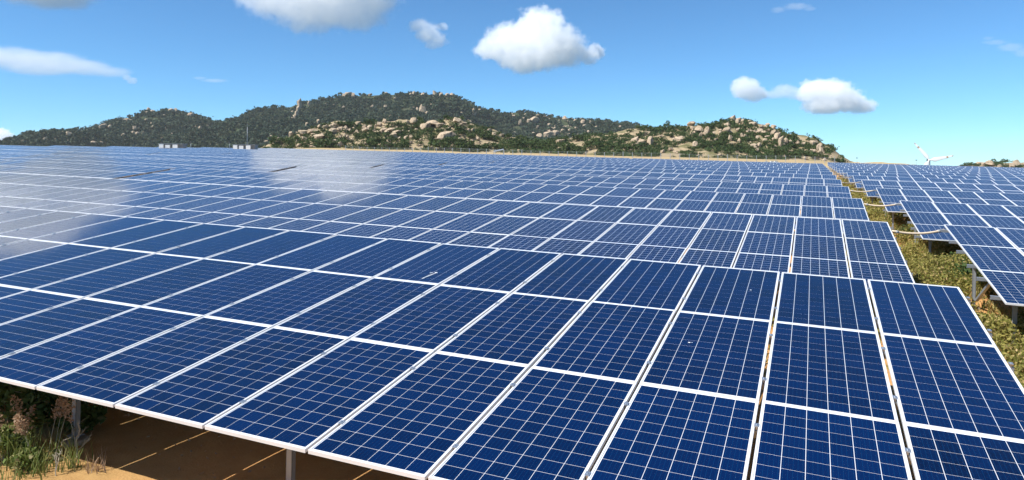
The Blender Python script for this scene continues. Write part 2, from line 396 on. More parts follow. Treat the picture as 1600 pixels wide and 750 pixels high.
# boulders
def boulder_mesh(seed, cuts=16, sub=3):
    r = np.random.default_rng(seed); bm = bmesh.new(); bmesh.ops.create_icosphere(bm, subdivisions=sub, radius=1.0)
    v = np.array([q.co for q in bm.verts]); f = [[q.index for q in p.verts] for p in bm.faces]; bm.free()
    for _ in range(cuts):
        d = r.normal(size=3); d /= np.linalg.norm(d); k = r.uniform(.44, .84)
        over = np.maximum(0, v @ d - k); v = v - over[:, None] * d[None]
    v = v * (1 + .10 * fbm(v * 1.4 + seed * 3.1, 4)[:, None])
    v /= np.abs(v).max(0)[None]
    return mesh("boulder", v, np.array(f), [M_ROCK], smooth=False)
BOULD = [boulder_mesh(100 + k, 16 + 4 * (k % 4), 3) for k in range(7)]
BOULD_S = [boulder_mesh(200 + k, 14, 2) for k in range(5)]
def place_boulder(h, px, py, wpx, hpx, small=False, r=random, lift=.75):
    loc, nrm = cast(h, px, py + hpx * .45)
    if loc is None: return None
    depth = float((np.array(loc) - CAM) @ BW[:, 2]); s = depth / FPX
    sx, sz = wpx * s / 2, hpx * s / 2
    me = r.choice(BOULD_S if small else BOULD)
    o = obj("boulder", me, h['o'])
    o.rotation_euler = (r.uniform(-.15, .15), r.uniform(-.2, .2), -YAW + r.uniform(-.5, .5))
    o.scale = (sx, sx * r.uniform(.7, 1.1), sz * 1.15)
    o.location = (loc.x, loc.y, loc.z + sz * lift)
    return o
Z2 = lambda l: [(400 + a / 3.75, 120 + b / 3.75, c / 3.75, d / 3.75) for a, b, c, d in l]
Z3 = lambda l: [(800 + a / 3.75, 150 + b / 3.75, c / 3.75, d / 3.75) for a, b, c, d in l]
Z4 = lambda l: [(1200 + a / 3.75, 150 + b / 3.75, c / 3.75, d / 3.75) for a, b, c, d in l]
Z5 = lambda l: [(1080 + a / 6.667, 170 + b / 6.667, c / 6.667, d / 6.667) for a, b, c, d in l]
Z6 = lambda l: [(420 + a / 7.5, 160 + b / 7.5, c / 7.5, d / 7.5) for a, b, c, d in l]
Z7 = lambda l: [(600 + a / 7.273, 170 + b / 7.273, c / 7.273, d / 7.273) for a, b, c, d in l]
BB = Z6([(260, 365, 60, 80), (430, 345, 170, 60), (510, 330, 140, 50), (600, 390, 190, 60), (760, 260, 90, 50), (665, 280, 80, 30), (750, 325, 110, 65), (830, 310, 90, 50), (885, 330, 50, 50), (1000, 300, 80, 45),
         (1045, 245, 80, 55), (1115, 290, 80, 70), (1185, 285, 80, 55), (1150, 315, 130, 50), (1045, 360, 80, 40), (1300, 250, 80, 50), (1360, 215, 70, 50), (1380, 178, 35, 40), (1270, 350, 110, 50), (1350, 320, 120, 50), (1450, 320, 120, 40),
         (770, 450, 70, 40), (890, 395, 70, 60), (920, 400, 40, 50), (840, 405, 40, 45), (680, 455, 120, 50), (640, 480, 60, 50), (830, 490, 80, 60), (970, 440, 100, 40), (350, 500, 90, 30), (230, 485, 40, 25), (520, 520, 110, 26), (105, 455, 45, 45),
         (420, 425, 90, 50), (330, 450, 60, 40), (1140, 470, 90, 35), (1380, 470, 90, 45), (1460, 375, 120, 60), (1200, 415, 60, 30), (560, 460, 60, 30), (370, 340, 60, 40)])
BB += Z7([(335, 130, 110, 80), (470, 195, 150, 80), (560, 165, 180, 70), (640, 180, 130, 60), (700, 300, 260, 110), (840, 130, 130, 60), (840, 185, 140, 50), (660, 230, 90, 40), (730, 220, 80, 30), (955, 240, 45, 45), (1005, 245, 60, 50),
          (1190, 240, 80, 35), (1255, 285, 70, 50), (1340, 295, 80, 40), (1140, 265, 45, 30), (90, 230, 160, 40), (140, 260, 130, 40), (40, 255, 90, 40), (250, 325, 60, 45), (310, 320, 50, 40), (370, 240, 50, 50), (175, 330, 40, 30),
          (300, 380, 60, 30), (50, 370, 70, 50), (20, 420, 60, 50), (420, 345, 40, 30), (1075, 380, 50, 20), (1180, 385, 30, 18), (285, 255, 45, 35), (210, 250, 40, 30), (400, 410, 60, 24), (120, 390, 40, 30)])
BC = Z5([(10, 145, 50, 26), (432, 103, 80, 66), (487, 125, 66, 76), (540, 125, 50, 60), (600, 130, 90, 36), (640, 150, 110, 36), (375, 165, 90, 60), (360, 215, 100, 66), (80, 215, 110, 76), (155, 232, 80, 110), (105, 262, 50, 66), (30, 250, 60, 60),
         (235, 255, 40, 50), (480, 215, 60, 40), (660, 205, 90, 36), (700, 225, 150, 50), (760, 245, 90, 50), (730, 180, 80, 40), (800, 165, 60, 50), (860, 185, 70, 60), (800, 225, 70, 50), (850, 245, 80, 70), (895, 285, 80, 90), (935, 335, 70, 100), (985, 330, 60, 70), (1030, 340, 50, 60),
         (530, 275, 45, 55), (565, 285, 50, 50), (410, 305, 60, 70), (500, 330, 40, 70), (260, 315, 60, 36), (690, 300, 60, 55), (760, 330, 70, 60), (820, 370, 50, 50), (640, 378, 110, 50), (700, 375, 70, 60), (40, 365, 90, 70), (680, 430, 60, 60),
         (1225, 360, 60, 40), (1265, 350, 90, 66), (1300, 345, 46, 50), (1330, 395, 90, 90), (1355, 430, 60, 70), (1165, 360, 70, 36), (1250, 440, 90, 40), (1180, 445, 40, 40), (1110, 350, 40, 40), (60, 490, 50, 26), (215, 390, 30, 22), (590, 235, 50, 40), (300, 475, 50, 20), (1400, 480, 50, 26)])
BC += Z3([(1045, 160, 60, 25), (985, 250, 90, 42), (810, 262, 45, 68), (760, 265, 80, 35), (720, 258, 60, 34), (880, 325, 40, 20), (930, 308, 40, 20), (290, 260, 80, 20), (890, 275, 30, 20), (780, 215, 30, 26), (805, 215, 30, 20), (960, 325, 40, 16), (1000, 345, 40, 16)])
BA = Z2([(255, 165, 26, 44), (248, 195, 24, 40), (238, 222, 24, 34), (222, 243, 24, 24), (310, 160, 16, 26), (540, 106, 60, 22), (520, 112, 36, 18), (572, 112, 24, 24), (672, 106, 26, 14), (760, 102, 34, 14), (820, 126, 40, 12), (925, 102, 24, 24), (905, 108, 20, 16), (978, 104, 26, 14),
          (1048, 106, 26, 32), (1085, 108, 24, 22), (1120, 108, 30, 18), (1146, 108, 22, 16), (968, 200, 30, 44), (985, 205, 24, 40), (1003, 218, 22, 22), (945, 196, 16, 22), (1275, 205, 22, 34), (1283, 212, 20, 24), (1310, 198, 20, 18), (680, 180, 20, 22), (760, 177, 24, 16), (365, 268, 18, 32), (297, 285, 18, 30),
          (287, 258, 20, 20), (845, 242, 34, 18), (790, 236, 20, 14), (1250, 265, 40, 14), (920, 186, 20, 14), (1035, 172, 18, 12), (125, 375, 24, 30), (60, 385, 26, 22), (85, 352, 26, 16)])
BA += Z3([(130, 145, 70, 28), (100, 150, 34, 24), (45, 160, 26, 30), (215, 232, 80, 40), (160, 240, 50, 26), (125, 225, 34, 24), (250, 222, 50, 30), (415, 155, 36, 24), (310, 135, 34, 22), (345, 153, 30, 12), (10, 120, 24, 16), (70, 132, 22, 12), (215, 172, 24, 16), (300, 200, 40, 12),
          (540, 152, 50, 10), (630, 182, 30, 14), (425, 178, 22, 16), (10, 215, 40, 14), (195, 123, 24, 12), (460, 152, 24, 10), (150, 182, 28, 14), (330, 225, 36, 14)])
Z1 = lambda l: [(a / 3.75, 120 + b / 3.75, c / 3.75, d / 3.75) for a, b, c, d in l]
BA += Z1([(605, 295, 48, 30), (645, 295, 24, 22), (750, 255, 70, 16), (870, 195, 22, 26), (895, 202, 34, 14), (1000, 200, 40, 20), (1030, 202, 30, 24), (1115, 226, 42, 22), (1182, 226, 16, 18), (855, 255, 24, 12), (860, 212, 20, 16), (790, 305, 30, 22), (780, 332, 34, 24), (805, 335, 26, 22), (838, 335, 16, 18),
          (722, 342, 20, 14), (695, 303, 36, 10), (590, 340, 36, 12), (545, 390, 50, 24), (590, 390, 36, 20), (650, 400, 40, 12), (405, 340, 44, 22), (265, 368, 26, 18), (322, 376, 20, 18), (395, 380, 22, 14), (455, 382, 18, 16), (135, 383, 30, 16), (640, 398, 40, 10), (1175, 300, 20, 14), (1145, 298, 14, 12),
          (895, 295, 16, 12), (960, 228, 22, 10), (1215, 290, 12, 12), (500, 355, 20, 12), (815, 308, 18, 12)])
rb = random.Random(5)
for l, h in ((BB, HB), (BC, HC), (BA, HA)):
    for (x, y, w, hh) in l:
        place_boulder(h, x, y, w * (1.15 if w < 7 else .92), hh * (1.35 if h is HA else 1.1), r=rb, lift=1.1 if h is HA else .75)
        if w >= 7 and h is not HA:                     # split outcrops: broken pieces leaning on the main rock
            for q in range(rb.choice((1, 2, 2, 3))):
                f = rb.uniform(.28, .52); place_boulder(h, x + rb.uniform(-.6, .6) * w, y + rb.uniform(.0, .45) * hh, w * f, hh * f * rb.uniform(.8, 1.4), True, rb)
def boulder_scatter(h, n, x0, x1, y0, y1, w0, w1, seed, lift=.75):
    r = random.Random(seed); k = 0; tries = 0
    while k < n and tries < n * 20:
        tries += 1
        x, y = r.uniform(x0, x1), r.uniform(y0, y1)
        if fbm(np.array([[x / 60, y / 22, seed]]), 2)[0] < -.05: continue
        w = w0 * (w1 / w0) ** (r.random() ** 1.7)
        if place_boulder(h, x, y, w, w * r.uniform(.55, 1.0), True, r, lift) is not None: k += 1
boulder_scatter(HB, 110, 420, 800, 186, 236, 2.5, 9, 3)
boulder_scatter(HC, 70, 850, 1300, 188, 250, 2.5, 9, 4)
boulder_scatter(HA, 90, 60, 980, 150, 228, 2.2, 6, 6, 1.5)
boulder_scatter(HA, 110, 760, 980, 178, 226, 2.4, 7, 16, 1.5)
for (x, y, w, hh) in ((1529, 255, 12, 8), (1545, 255, 16, 10), (1537, 256, 10, 8), (1572, 258, 16, 7), (1588, 255, 18, 13), (1580, 258, 14, 9), (1562, 259, 10, 6), (1554, 252, 8, 5), (1612, 254, 22, 12)):
    place_boulder(HE, x, y, w, hh, r=rb)

# foliage
def leaf_quads(cen, size, r, stretch=1.6, updown=None):
    n = len(cen); a = r.normal(size=(n, 3)); a /= np.linalg.norm(a, axis=1)[:, None]
    b = r.normal(size=(n, 3)); b -= (b * a).sum(1)[:, None] * a; b /= np.linalg.norm(b, axis=1)[:, None]
    s = np.asarray(size)[:, None] if hasattr(size, '__len__') else np.full((n, 1), size)
    p = np.stack([cen - a * s * stretch / 2, cen + b * s / 2, cen + a * s * stretch / 2, cen - b * s / 2], 1)
    return p.reshape(-1, 3), np.arange(n * 4).reshape(n, 4)
def crown_points(n, r, lobes=7, flat=.8):
    cs = r.normal(size=(lobes, 3)) * np.array([.42, .42, .28]); cs[:, 2] = np.abs(cs[:, 2]) * .9 - .05
    rad = r.uniform(.32, .58, lobes); k = r.integers(0, lobes, n)
    d = r.normal(size=(n, 3)); d /= np.linalg.norm(d, axis=1)[:, None]
    p = cs[k] + d * (rad[k] * r.uniform(.55, 1.05, n))[:, None]; p[:, 2] *= flat
    return p
def tree_mesh(seed, n=230, leaf=.17):
    r = np.random.default_rng(seed); p = crown_points(n, r, r.integers(6, 10)); p[:, 2] += .45
    v, f = leaf_quads(p, r.uniform(.7, 1.3, n) * leaf, r)
    mb = MB(); mb.tube([(0, 0, -.25), (.03, 0, .1), (.02, .03, .45)], [.07, .05, .03], 5)
    for q in range(4):
        e = p[r.integers(0, n)] * .8; mb.tube([(.02, .02, .25), tuple(e)], [.03, .012], 4)
    V = np.concatenate([v, np.array(mb.v)]); F = [tuple(q) for q in f] + [tuple(i + len(v) for i in q) for q in mb.f]
    return mesh("scrub_tree", V, F, [M_SCRUB, M_BARK], [0] * len(f) + [1] * len(mb.f), attrs={"rnd": np.concatenate([np.repeat(r.random(n), 4), np.zeros(len(mb.v))])})
TREES = [tree_mesh(300 + k) for k in range(8)]
def place_tree(h, px, py, wpx, r, label, group, squash=1.0):
    loc, nrm = cast(h, px, py)
    if loc is None: return None
    s = float((np.array(loc) - CAM) @ BW[:, 2]) / FPX * wpx / 2 / .92
    o = obj("scrub_tree", r.choice(TREES)); o.location = loc; o.scale = (s, s, s * squash * r.uniform(.8, 1.1)); o.rotation_euler = (0, 0, r.uniform(0, 6.28))
    tag(o, label, "tree", group); return o
rt = random.Random(21)
LB = ("dark green scrub tree among the boulders of the low middle rocky hill", "scrub trees on the middle rocky hill")
LC = ("dark green scrub tree among the boulders of the rocky hill on the right", "scrub trees on the right rocky hill")
LE = ("dark green scrub tree on the small far hill at the right edge", "scrub trees on the far right hill")
TB = [(440, 226, 24), (428, 228, 18), (455, 228, 16), (480, 229, 18), (492, 224, 16), (497, 229, 18), (513, 230, 22), (519, 229, 16), (531, 197, 16), (538, 198, 14), (545, 197, 12), (560, 205, 12), (573, 194, 16), (580, 194, 12), (578, 229, 24), (590, 227, 24), (600, 229, 16),
      (612, 230, 12), (628, 231, 18), (634, 226, 14), (655, 226, 12), (687, 234, 26), (672, 221, 14), (680, 218, 14), (700, 224, 16), (707, 224, 16), (699, 187, 14), (705, 188, 10), (716, 206, 16), (712, 200, 14), (722, 211, 16), (728, 234, 22), (737, 233, 22), (745, 234, 14),
      (755, 234, 16), (765, 233, 16), (773, 233, 18), (783, 234, 16), (736, 217, 16), (750, 211, 16), (757, 218, 18), (766, 219, 16), (775, 221, 14), (793, 216, 16), (800, 226, 18), (812, 232, 20), (822, 229, 18), (640, 203, 14), (648, 200, 12), (632, 198, 14), (622, 197, 12),
      (615, 197, 14), (667, 208, 14), (672, 204, 10), (590, 213, 14), (560, 216, 14), (512, 216, 12), (548, 223, 12), (535, 226, 12), (463, 222, 14), (473, 221, 10), (655, 190, 14), (690, 192, 10), (570, 226, 14), (603, 222, 12), (762, 203, 12), (732, 196, 10), (842, 228, 16), (835, 233, 20), (852, 232, 16), (866, 233, 16), (880, 234, 20), (893, 236, 18)]
TC = [(806, 232, 22), (820, 228, 22), (838, 226, 20), (852, 230, 20), (864, 224, 18), (880, 222, 18), (890, 236, 24), (900, 221, 20), (912, 218, 14), (924, 234, 20), (932, 231, 16), (946, 236, 14), (957, 233, 20), (967, 235, 16), (978, 236, 18), (988, 235, 20), (1000, 231, 16), (1006, 229, 14), (934, 221, 10), (958, 218, 14), (975, 221, 10), (1048, 214, 14),
      (1040, 226, 16), (1052, 229, 12), (1060, 226, 14), (1075, 221, 14), (1085, 235, 14), (1098, 232, 16), (1110, 231, 18), (1118, 229, 14), (1124, 219, 14), (1130, 226, 16), (1132, 212, 14), (1140, 242, 14), (1150, 232, 20), (1158, 231, 16), (1165, 238, 12), (1142, 197, 14), (1150, 201, 14), (1122, 196, 14), (1130, 192, 14), (1112, 200, 14), (1170, 201, 14), (1176, 206, 12),
      (1165, 195, 12), (1166, 187, 7), (1180, 188, 10), (1188, 191, 8), (1192, 190, 9), (1203, 207, 14), (1197, 214, 12), (1204, 232, 14), (1216, 236, 14), (1210, 244, 16), (1222, 240, 16), (1232, 236, 14), (1226, 246, 14), (1239, 244, 14), (1234, 216, 14), (1241, 221, 14), (1245, 232, 14), (1252, 243, 14), (1262, 244, 14), (1270, 247, 14), (1280, 247, 14), (1290, 248, 12), (1262, 230, 12), (1270, 232, 10),
      (1300, 251, 9), (1308, 252, 9), (1020, 226, 10), (1028, 232, 12), (990, 226, 10), (1012, 204, 14), (1022, 206, 14), (1034, 204, 14), (1056, 202, 14), (1065, 205, 12), (1000, 203, 12), (985, 207, 10), (1044, 199, 12), (1095, 199, 12), (1088, 215, 10), (1112, 214, 12), (1160, 214, 14), (1168, 220, 14), (1180, 214, 12), (1186, 222, 12), (1173, 212, 12), (1195, 226, 12), (1066, 240, 8), (1030, 243, 8), (1120, 240, 9), (1010, 240, 10), (1165, 203, 16), (1158, 208, 14)]
TE = [(1503, 261, 9), (1511, 261, 11), (1519, 260, 12), (1527, 261, 9), (1552, 258, 13), (1558, 260, 12), (1564, 257, 12), (1571, 255, 12), (1579, 254, 10), (1590, 254, 10), (1600, 253, 14), (1566, 262, 11), (1543, 261, 8), (1585, 262, 9), (1598, 262, 9), (1610, 262, 12)]
for l, h, (la, g) in ((TB, HB, LB), (TC, HC, LC), (TE, HE, LE)):
    for (x, y, w) in l: place_tree(h, x, y, w * 1.08, rt, la, g)

def foliage_mass(name, label, h, n, x0, x1, y0, y1, size, leaves, leaf, mat, seed, keep=None):
    r = np.random.default_rng(seed); cs = []; S = []
    t = 0
    while len(cs) < n and t < n * 4:
        t += 1; x, y = r.uniform(x0, x1), r.uniform(y0, y1)
        if keep is not None and not keep(x, y, r): continue
        loc, nr = cast(h, x, y)
        if loc is None: continue
        cs.append(loc); S.append(r.uniform(*size))
    cs = np.array(cs); S = np.array(S); n = len(cs)
    tmpl = [crown_points(leaves, r, 6) for _ in range(12)]
    P = np.stack([tmpl[k % 12] for k in range(n)]); ang = r.uniform(0, 6.28, n); c, s_ = np.cos(ang), np.sin(ang)
    P = np.stack([P[..., 0] * c[:, None] - P[..., 1] * s_[:, None], P[..., 0] * s_[:, None] + P[..., 1] * c[:, None], P[..., 2] + .35], -1)
    P = cs[:, None, :] + P * S[:, None, None]
    v, f = leaf_quads(P.reshape(-1, 3), np.repeat(S, leaves) * leaf * r.uniform(.7, 1.3, n * leaves), r, 1.3)
    rn = np.repeat(np.clip(np.repeat(r.random(n), leaves) * .75 + r.random(n * leaves) * .25, 0, .999), 4)
    o = obj(name, mesh(name, v, f, [mat], attrs={"rnd": rn})); tag(o, label, "trees" if 'forest' in name else "scrub", kind="stuff")
    return o
def keepA(x, y, r): return fbm(np.array([[x / 14, y / 7, 2.0]]), 3)[0] > -.75
foliage_mass("hill_forest", "dark forest covering the long hill behind the field", HA, 7000, -60, 1010, 146, 236, (4.2, 8.0), 34, .42, M_FOREST, 40, keepA)
def keepB(x, y, r): return fbm(np.array([[x / 22, y / 9, 5.0]]), 3)[0] > -.18
foliage_mass("low_scrub", "low green scrub between the boulders of the middle hill", HB, 1700, 405, 900, 186, 240, (.8, 2.3), 34, .32, M_SCRUB, 41, keepB)
foliage_mass("low_scrub", "low green scrub between the boulders of the right hill", HC, 2600, 800, 1318, 186, 260, (.8, 2.3), 34, .32, M_SCRUB, 42, keepB)

# ------------------------------------------------------------------ solar panels
def panel_box_mesh(name, with_laminate):
    w, l = PWID / 2, PLEN / 2; d = .030; ix, iy = w - FRX, l - FRY; zl = -.004
    V = [(-w, -l, 0), (w, -l, 0), (w, l, 0), (-w, l, 0), (-ix, -iy, 0), (ix, -iy, 0), (ix, iy, 0), (-ix, iy, 0),
         (-w, -l, -d), (w, -l, -d), (w, l, -d), (-w, l, -d), (-ix, -iy, zl), (ix, -iy, zl), (ix, iy, zl), (-ix, iy, zl)]
    F = [(0, 1, 5, 4), (1, 2, 6, 5), (2, 3, 7, 6), (3, 0, 4, 7), (0, 8, 9, 1), (1, 9, 10, 2), (2, 10, 11, 3), (3, 11, 8, 0), (8, 11, 10, 9),
         (4, 5, 13, 12), (5, 6, 14, 13), (6, 7, 15, 14), (7, 4, 12, 15), (12, 13, 14, 15)]
    mats = [M_FRAME, M_LAM if with_laminate else M_BACK]; fm = [0] * 8 + [1] + [0] * 4 + [1]
    fm[8] = 0
    uv = []
    for f in F:
        for i in f: uv.append((V[i][0] + w, V[i][1] + l))
    return mesh(name, V, F, mats, fm, uv=uv, attrs={"rnd": np.zeros(len(V))})
PANEL = panel_box_mesh("solar_panel", True); PANEL_BARE = panel_box_mesh("solar_panel_bare", False)
def cell_mesh():
    a, b = (CPX - CGAP) / 2, (CPY - CGAPY) / 2; z = .0012
    V = [(-a, -b, z), (a, -b, z), (a, b, z), (-a, b, z), (-a, -b, 0), (a, -b, 0), (a, b, 0), (-a, b, 0)]
    F = [(0, 1, 2, 3), (4, 5, 1, 0), (5, 6, 2, 1), (6, 7, 3, 2), (7, 4, 0, 3)]
    return V, F, [(V[i][0] + CPX / 2, V[i][1] + CPY / 2) for f in F for i in f]
CV, CFc, CUV = cell_mesh()
CELL = mesh("solar_cell", CV, CFc, [M_CELL], uv=CUV, attrs={"rnd": np.zeros(8), "prnd": np.full(8, .35)})

def slope_m(x, s, jit=0.0):
    """matrix on the rack's plane: s metres below the top edge, x along the row"""
    m = Matrix.Translation((x, -s * CT, TOPH - s * ST)) @ Matrix.Rotation(TILT, 4, 'X')
    if jit: m = m @ Matrix.Rotation(random.gauss(0, jit), 4, 'X') @ Matrix.Rotation(random.gauss(0, jit), 4, 'Y')
    return m
JIT = R_(0.16)

def beam_c(x0, x1, s, parent, name="purlin"):       # C-channel along the row under the panels
    mb = MB(); h = .06; t = .004; wd = .041
    for lo, hi in (((x0, -wd / 2, -h), (x1, -wd / 2 + t, 0)), ((x0, -wd / 2, -t), (x1, wd / 2, 0)), ((x0, -wd / 2, -h), (x1, wd / 2, -h + t))): mb.box(lo, hi)
    me = mb.me(name, [M_STEEL]); return me
_mc = {}
def post_mesh(h):
    k = round(h, 3)
    if k not in _mc:
        mb = MB(); t = .006; w, d = .062, .05
        mb.box((-w / 2, -d / 2, -.3), (-w / 2 + t, d / 2, h)); mb.box((-w / 2, -d / 2, -.3), (w / 2, -d / 2 + t, h)); mb.box((w / 2 - t, -d / 2, -.3), (w / 2, d / 2, h))
        mb.box((-w / 2 - .03, -d / 2 - .03, .06), (w / 2 + .03, d / 2 + .03, .068)); _mc[k] = mb.me("post", [M_STEEL])
    return _mc[k]
def footing_mesh():
    mb = MB(); mb.tube([(0, 0, -.25), (0, 0, .012), (0, 0, .03)], [.13, .125, .11], 14); return mb.me("footing", [M_CONC])
FOOT = footing_mesh()
def strut_mesh(p, q, w, name):
    p, q = Vector(p), Vector(q); d = q - p
    mb = MB(); T = Matrix.Translation(p) @ d.to_track_quat('Z', 'X').to_matrix().to_4x4()
    mb.box((-w / 2, -w / 2, 0), (w / 2, w / 2, d.length), T=T); return mb.me(name, [M_STEEL])
UNDER = .031                                          # frame depth: purlins hang below this
def rack_point(s, down): return (-s * CT + down * ST, TOPH - s * ST - down * CT)
SF, SR = 5.1, 1.9                                     # front and rear post: metres below the top edge
FY, FZ = rack_point(SF, UNDER + .13); RY, RZ = rack_point(SR, UNDER + .13)
BY, BZ = rack_point(3.55, UNDER + .13)
RAFTER = strut_mesh((0, *rack_point(5.42, UNDER + .095)), (0, *rack_point(.15, UNDER + .095)), .07, "rafter")
BRACE = strut_mesh((0.05, RY, .18), (0.05, BY, BZ), .05, "brace")
PURL_S = [.42, 1.5, 2.36, 3.44, 4.30, 5.38]
def clamp_mesh():
    mb = MB(); mb.box((-.017, -.025, -.004), (.017, .025, .004)); mb.box((-.007, -.014, -.03), (.007, .014, -.004)); mb.tube([(0, 0, .004), (0, 0, .010)], .006, 6); return mb.me("clamp", [M_CLAMP])
CLAMP = clamp_mesh()
_pm = {}
def table(label, group, xf, yf, cols, sgn, detail, first_rnd=None):
    """one rack of 3 x cols panels. xf: its end nearest the aisle (field frame), sgn -1 runs left, +1 runs right.
    detail 2: real cells and clamps, 1: panels as parts, 0: too far to show parts"""
    Mt = M4 @ Matrix.Translation((xf, yf, ZG))
    if detail == 0:
        n = cols * 3; pv = np.array([v.co for v in PANEL.vertices]); pf = [tuple(p.vertices) for p in PANEL.polygons]
        puv = np.zeros((len(PANEL.loops), 2), np.float32); PANEL.uv_layers[0].data.foreach_get("uv", puv.ravel())
        fm = [p.material_index for p in PANEL.polygons]
        V, F, A = [], [], []
        for i in range(cols):
            for j in range(3):
                m = np.array(slope_m(sgn * (i + .5) * PW, (j + .5) * PL, JIT))
                b = len(V) * len(pv); V.append(pv @ m[:3, :3].T + m[:3, 3]); F += [tuple(b + q for q in f) for f in pf]; A += [random.random()] * len(pv)
        mb = MB()
        for q in range(int(cols * PW / 2.75) + 1):
            x = sgn * (.3 + 2.75 * q); mb.box((x - .04, FY - .03, -.3), (x + .04, FY + .03, FZ)); mb.box((x - .04, RY - .03, -.3), (x + .04, RY + .03, RZ))
        for s in PURL_S:
            y, z = rack_point(s, UNDER); x0, x1 = sorted((-sgn * .09, sgn * (cols * PW + .07)))
            mb.box((x0, y - .02, z - .06), (x1, y + .02, z - .002))
        Va = np.concatenate(V); b = len(Va); F += [tuple(b + q for q in f) for f in mb.f]
        uv = np.concatenate([np.tile(puv, (n, 1)), np.zeros((sum(len(f) for f in mb.f), 2))])
        me = mesh("solar_table", np.concatenate([Va, np.array(mb.v)]), F, [M_FRAME, M_LAM, M_STEEL], fm * n + [2] * len(mb.f), uv=uv, attrs={"rnd": np.array(A + [0] * len(mb.v))})
        o = obj("solar_table", me); o.matrix_world = Mt; tag(o, label, "solar array", group); return o
    root = empty("solar_table", Mt); tag(root, label, "solar array", group)
    single = {(1, 1), (2, 1), (3, 2), (4, 2)}
    cv, cf, cuv, crn, cpr = [], [], [], [], []
    cvb = np.array(CV)
    for i in range(cols):
        for j in range(3):
            m = slope_m(sgn * (i + .5) * PW, (j + .5) * PL, JIT if detail == 1 else JIT * .8)
            p = obj("solar_panel", PANEL_BARE if detail == 2 else PANEL, root, m)
            if detail == 2:
                pr = random.random() * .8 if not (i in (6, 7) and j == 0) else .9
                mm = np.array(m)
                for a in range(6):
                    for b in range(12):
                        cx, cyy = -PWID / 2 + MX + (a + .5) * CPX, -PLEN / 2 + MY + (b + .5) * CPY
                        if (i, j) in single:
                            obj("solar_cell", CELL, p, Matrix.Translation((cx, cyy, -.0039)))
                        else:
                            q = cvb + np.array([cx, cyy, -.0039]); bs = len(cv) * 8
                            cv.append(q @ mm[:3, :3].T + mm[:3, 3]); cf += [tuple(bs + k for k in f) for f in CFc]; cuv += CUV
                            crn += [random.random()] * 8; cpr += [pr] * 8
    if detail == 2:
        me = mesh("solar_cells", np.concatenate(cv), cf, [M_CELL], uv=cuv, attrs={"rnd": crn, "prnd": cpr})
        o = obj("solar_cells", me, root); o["kind"] = "stuff"
        for i in range(cols + 1):
            for s in PURL_S:
                if i in (0, cols) : continue
                obj("clamp", CLAMP, root, slope_m(sgn * i * PW, s) @ Matrix.Translation((0, 0, .004)))
        for s in PURL_S:
            obj("clamp", CLAMP, root, slope_m(-sgn * .012, s) @ Matrix.Translation((0, 0, .002)))
    x0, x1 = sorted((-sgn * (.11 if sgn > 0 else .035), sgn * (cols * PW + .08)))
    for s in PURL_S:
        key = (x0, x1)
        if key not in _pm: _pm[key] = beam_c(x0, x1, s, root)
        obj("purlin", _pm[key], root, slope_m(0, s) @ Matrix.Translation((0, 0, -UNDER)))
    for q in range(int((cols * PW - .3) / 2.75) + 1):
        x = sgn * (.3 + 2.75 * q)
        obj("rafter", RAFTER, root, Matrix.Translation((x, 0, 0)))
        for (y, z) in ((FY, FZ), (RY, RZ)):
            p = obj("post", post_mesh(z), root, Matrix.Translation((x, y, 0))); obj("footing", FOOT, p)
        obj("brace", BRACE, root, Matrix.Translation((x, 0, 0)))
    return root

YL = [0, 8.93, 18.65, 28.95, 39.6, 50.3, 61.2, 72.0, 82.8, 93.6, 104.4, 115.0, 124.5]
YR = [0.1, 9.085, 18.38, 28.7, 40.2, 51.2, 62.0, 72.8, 83.6, 94.4, 105.2, 116.0, 126.8, 138.2, 149.6]
ORD = "front second third fourth fifth sixth seventh eighth ninth tenth eleventh twelfth thirteenth fourteenth fifteenth sixteenth".split()
def in_view(xf, yf, wid, sgn):
    for u in np.linspace(0, 1, 25):
        for s in (0, 5.8):
            x, y, d = proj(fw((xf + sgn * u * wid, yf - s * CT, -s * ST)))
            if d > .5 and -40 < x < 1640 and y < 790: return True
    return False
BLK = [(0.0, 33, -1, "block left of the grassy aisle"), (-33.85, 37, -1, "second block left of the grassy aisle"), (-71.75, 50, -1, "farthest block at the left"), (1.14, 20, 1, "block right of the grassy aisle")]
for b, (xf, cols, sgn, where) in enumerate(BLK):
    for k, y in enumerate(YR if sgn > 0 else YL):
        c = cols if sgn < 0 or k < 6 else 40
        xo = xf + (0.02 * k if b == 0 else (.03 * k if b == 3 else 0)) * (1 if k < 8 else 0) + (.16 if k >= 8 and b == 0 else 0) + (.24 if k >= 8 and b == 3 else 0)
        if not (in_view(xo, y, c * PW, sgn) or (b == 3 and k == 0)): continue
        det = 2 if (b == 0 and k == 0) else (1 if k < 6 and b != 2 else 0)
        lab = (f"{ORD[k]} row of solar panels from the front, " + where) if k else ("nearest row of blue solar panels, filling the bottom of the picture" if b == 0 else "nearest rack of blue solar panels right of the grassy aisle")
        table(lab, "racks of solar panels in rows", xo, y, c, sgn, det)

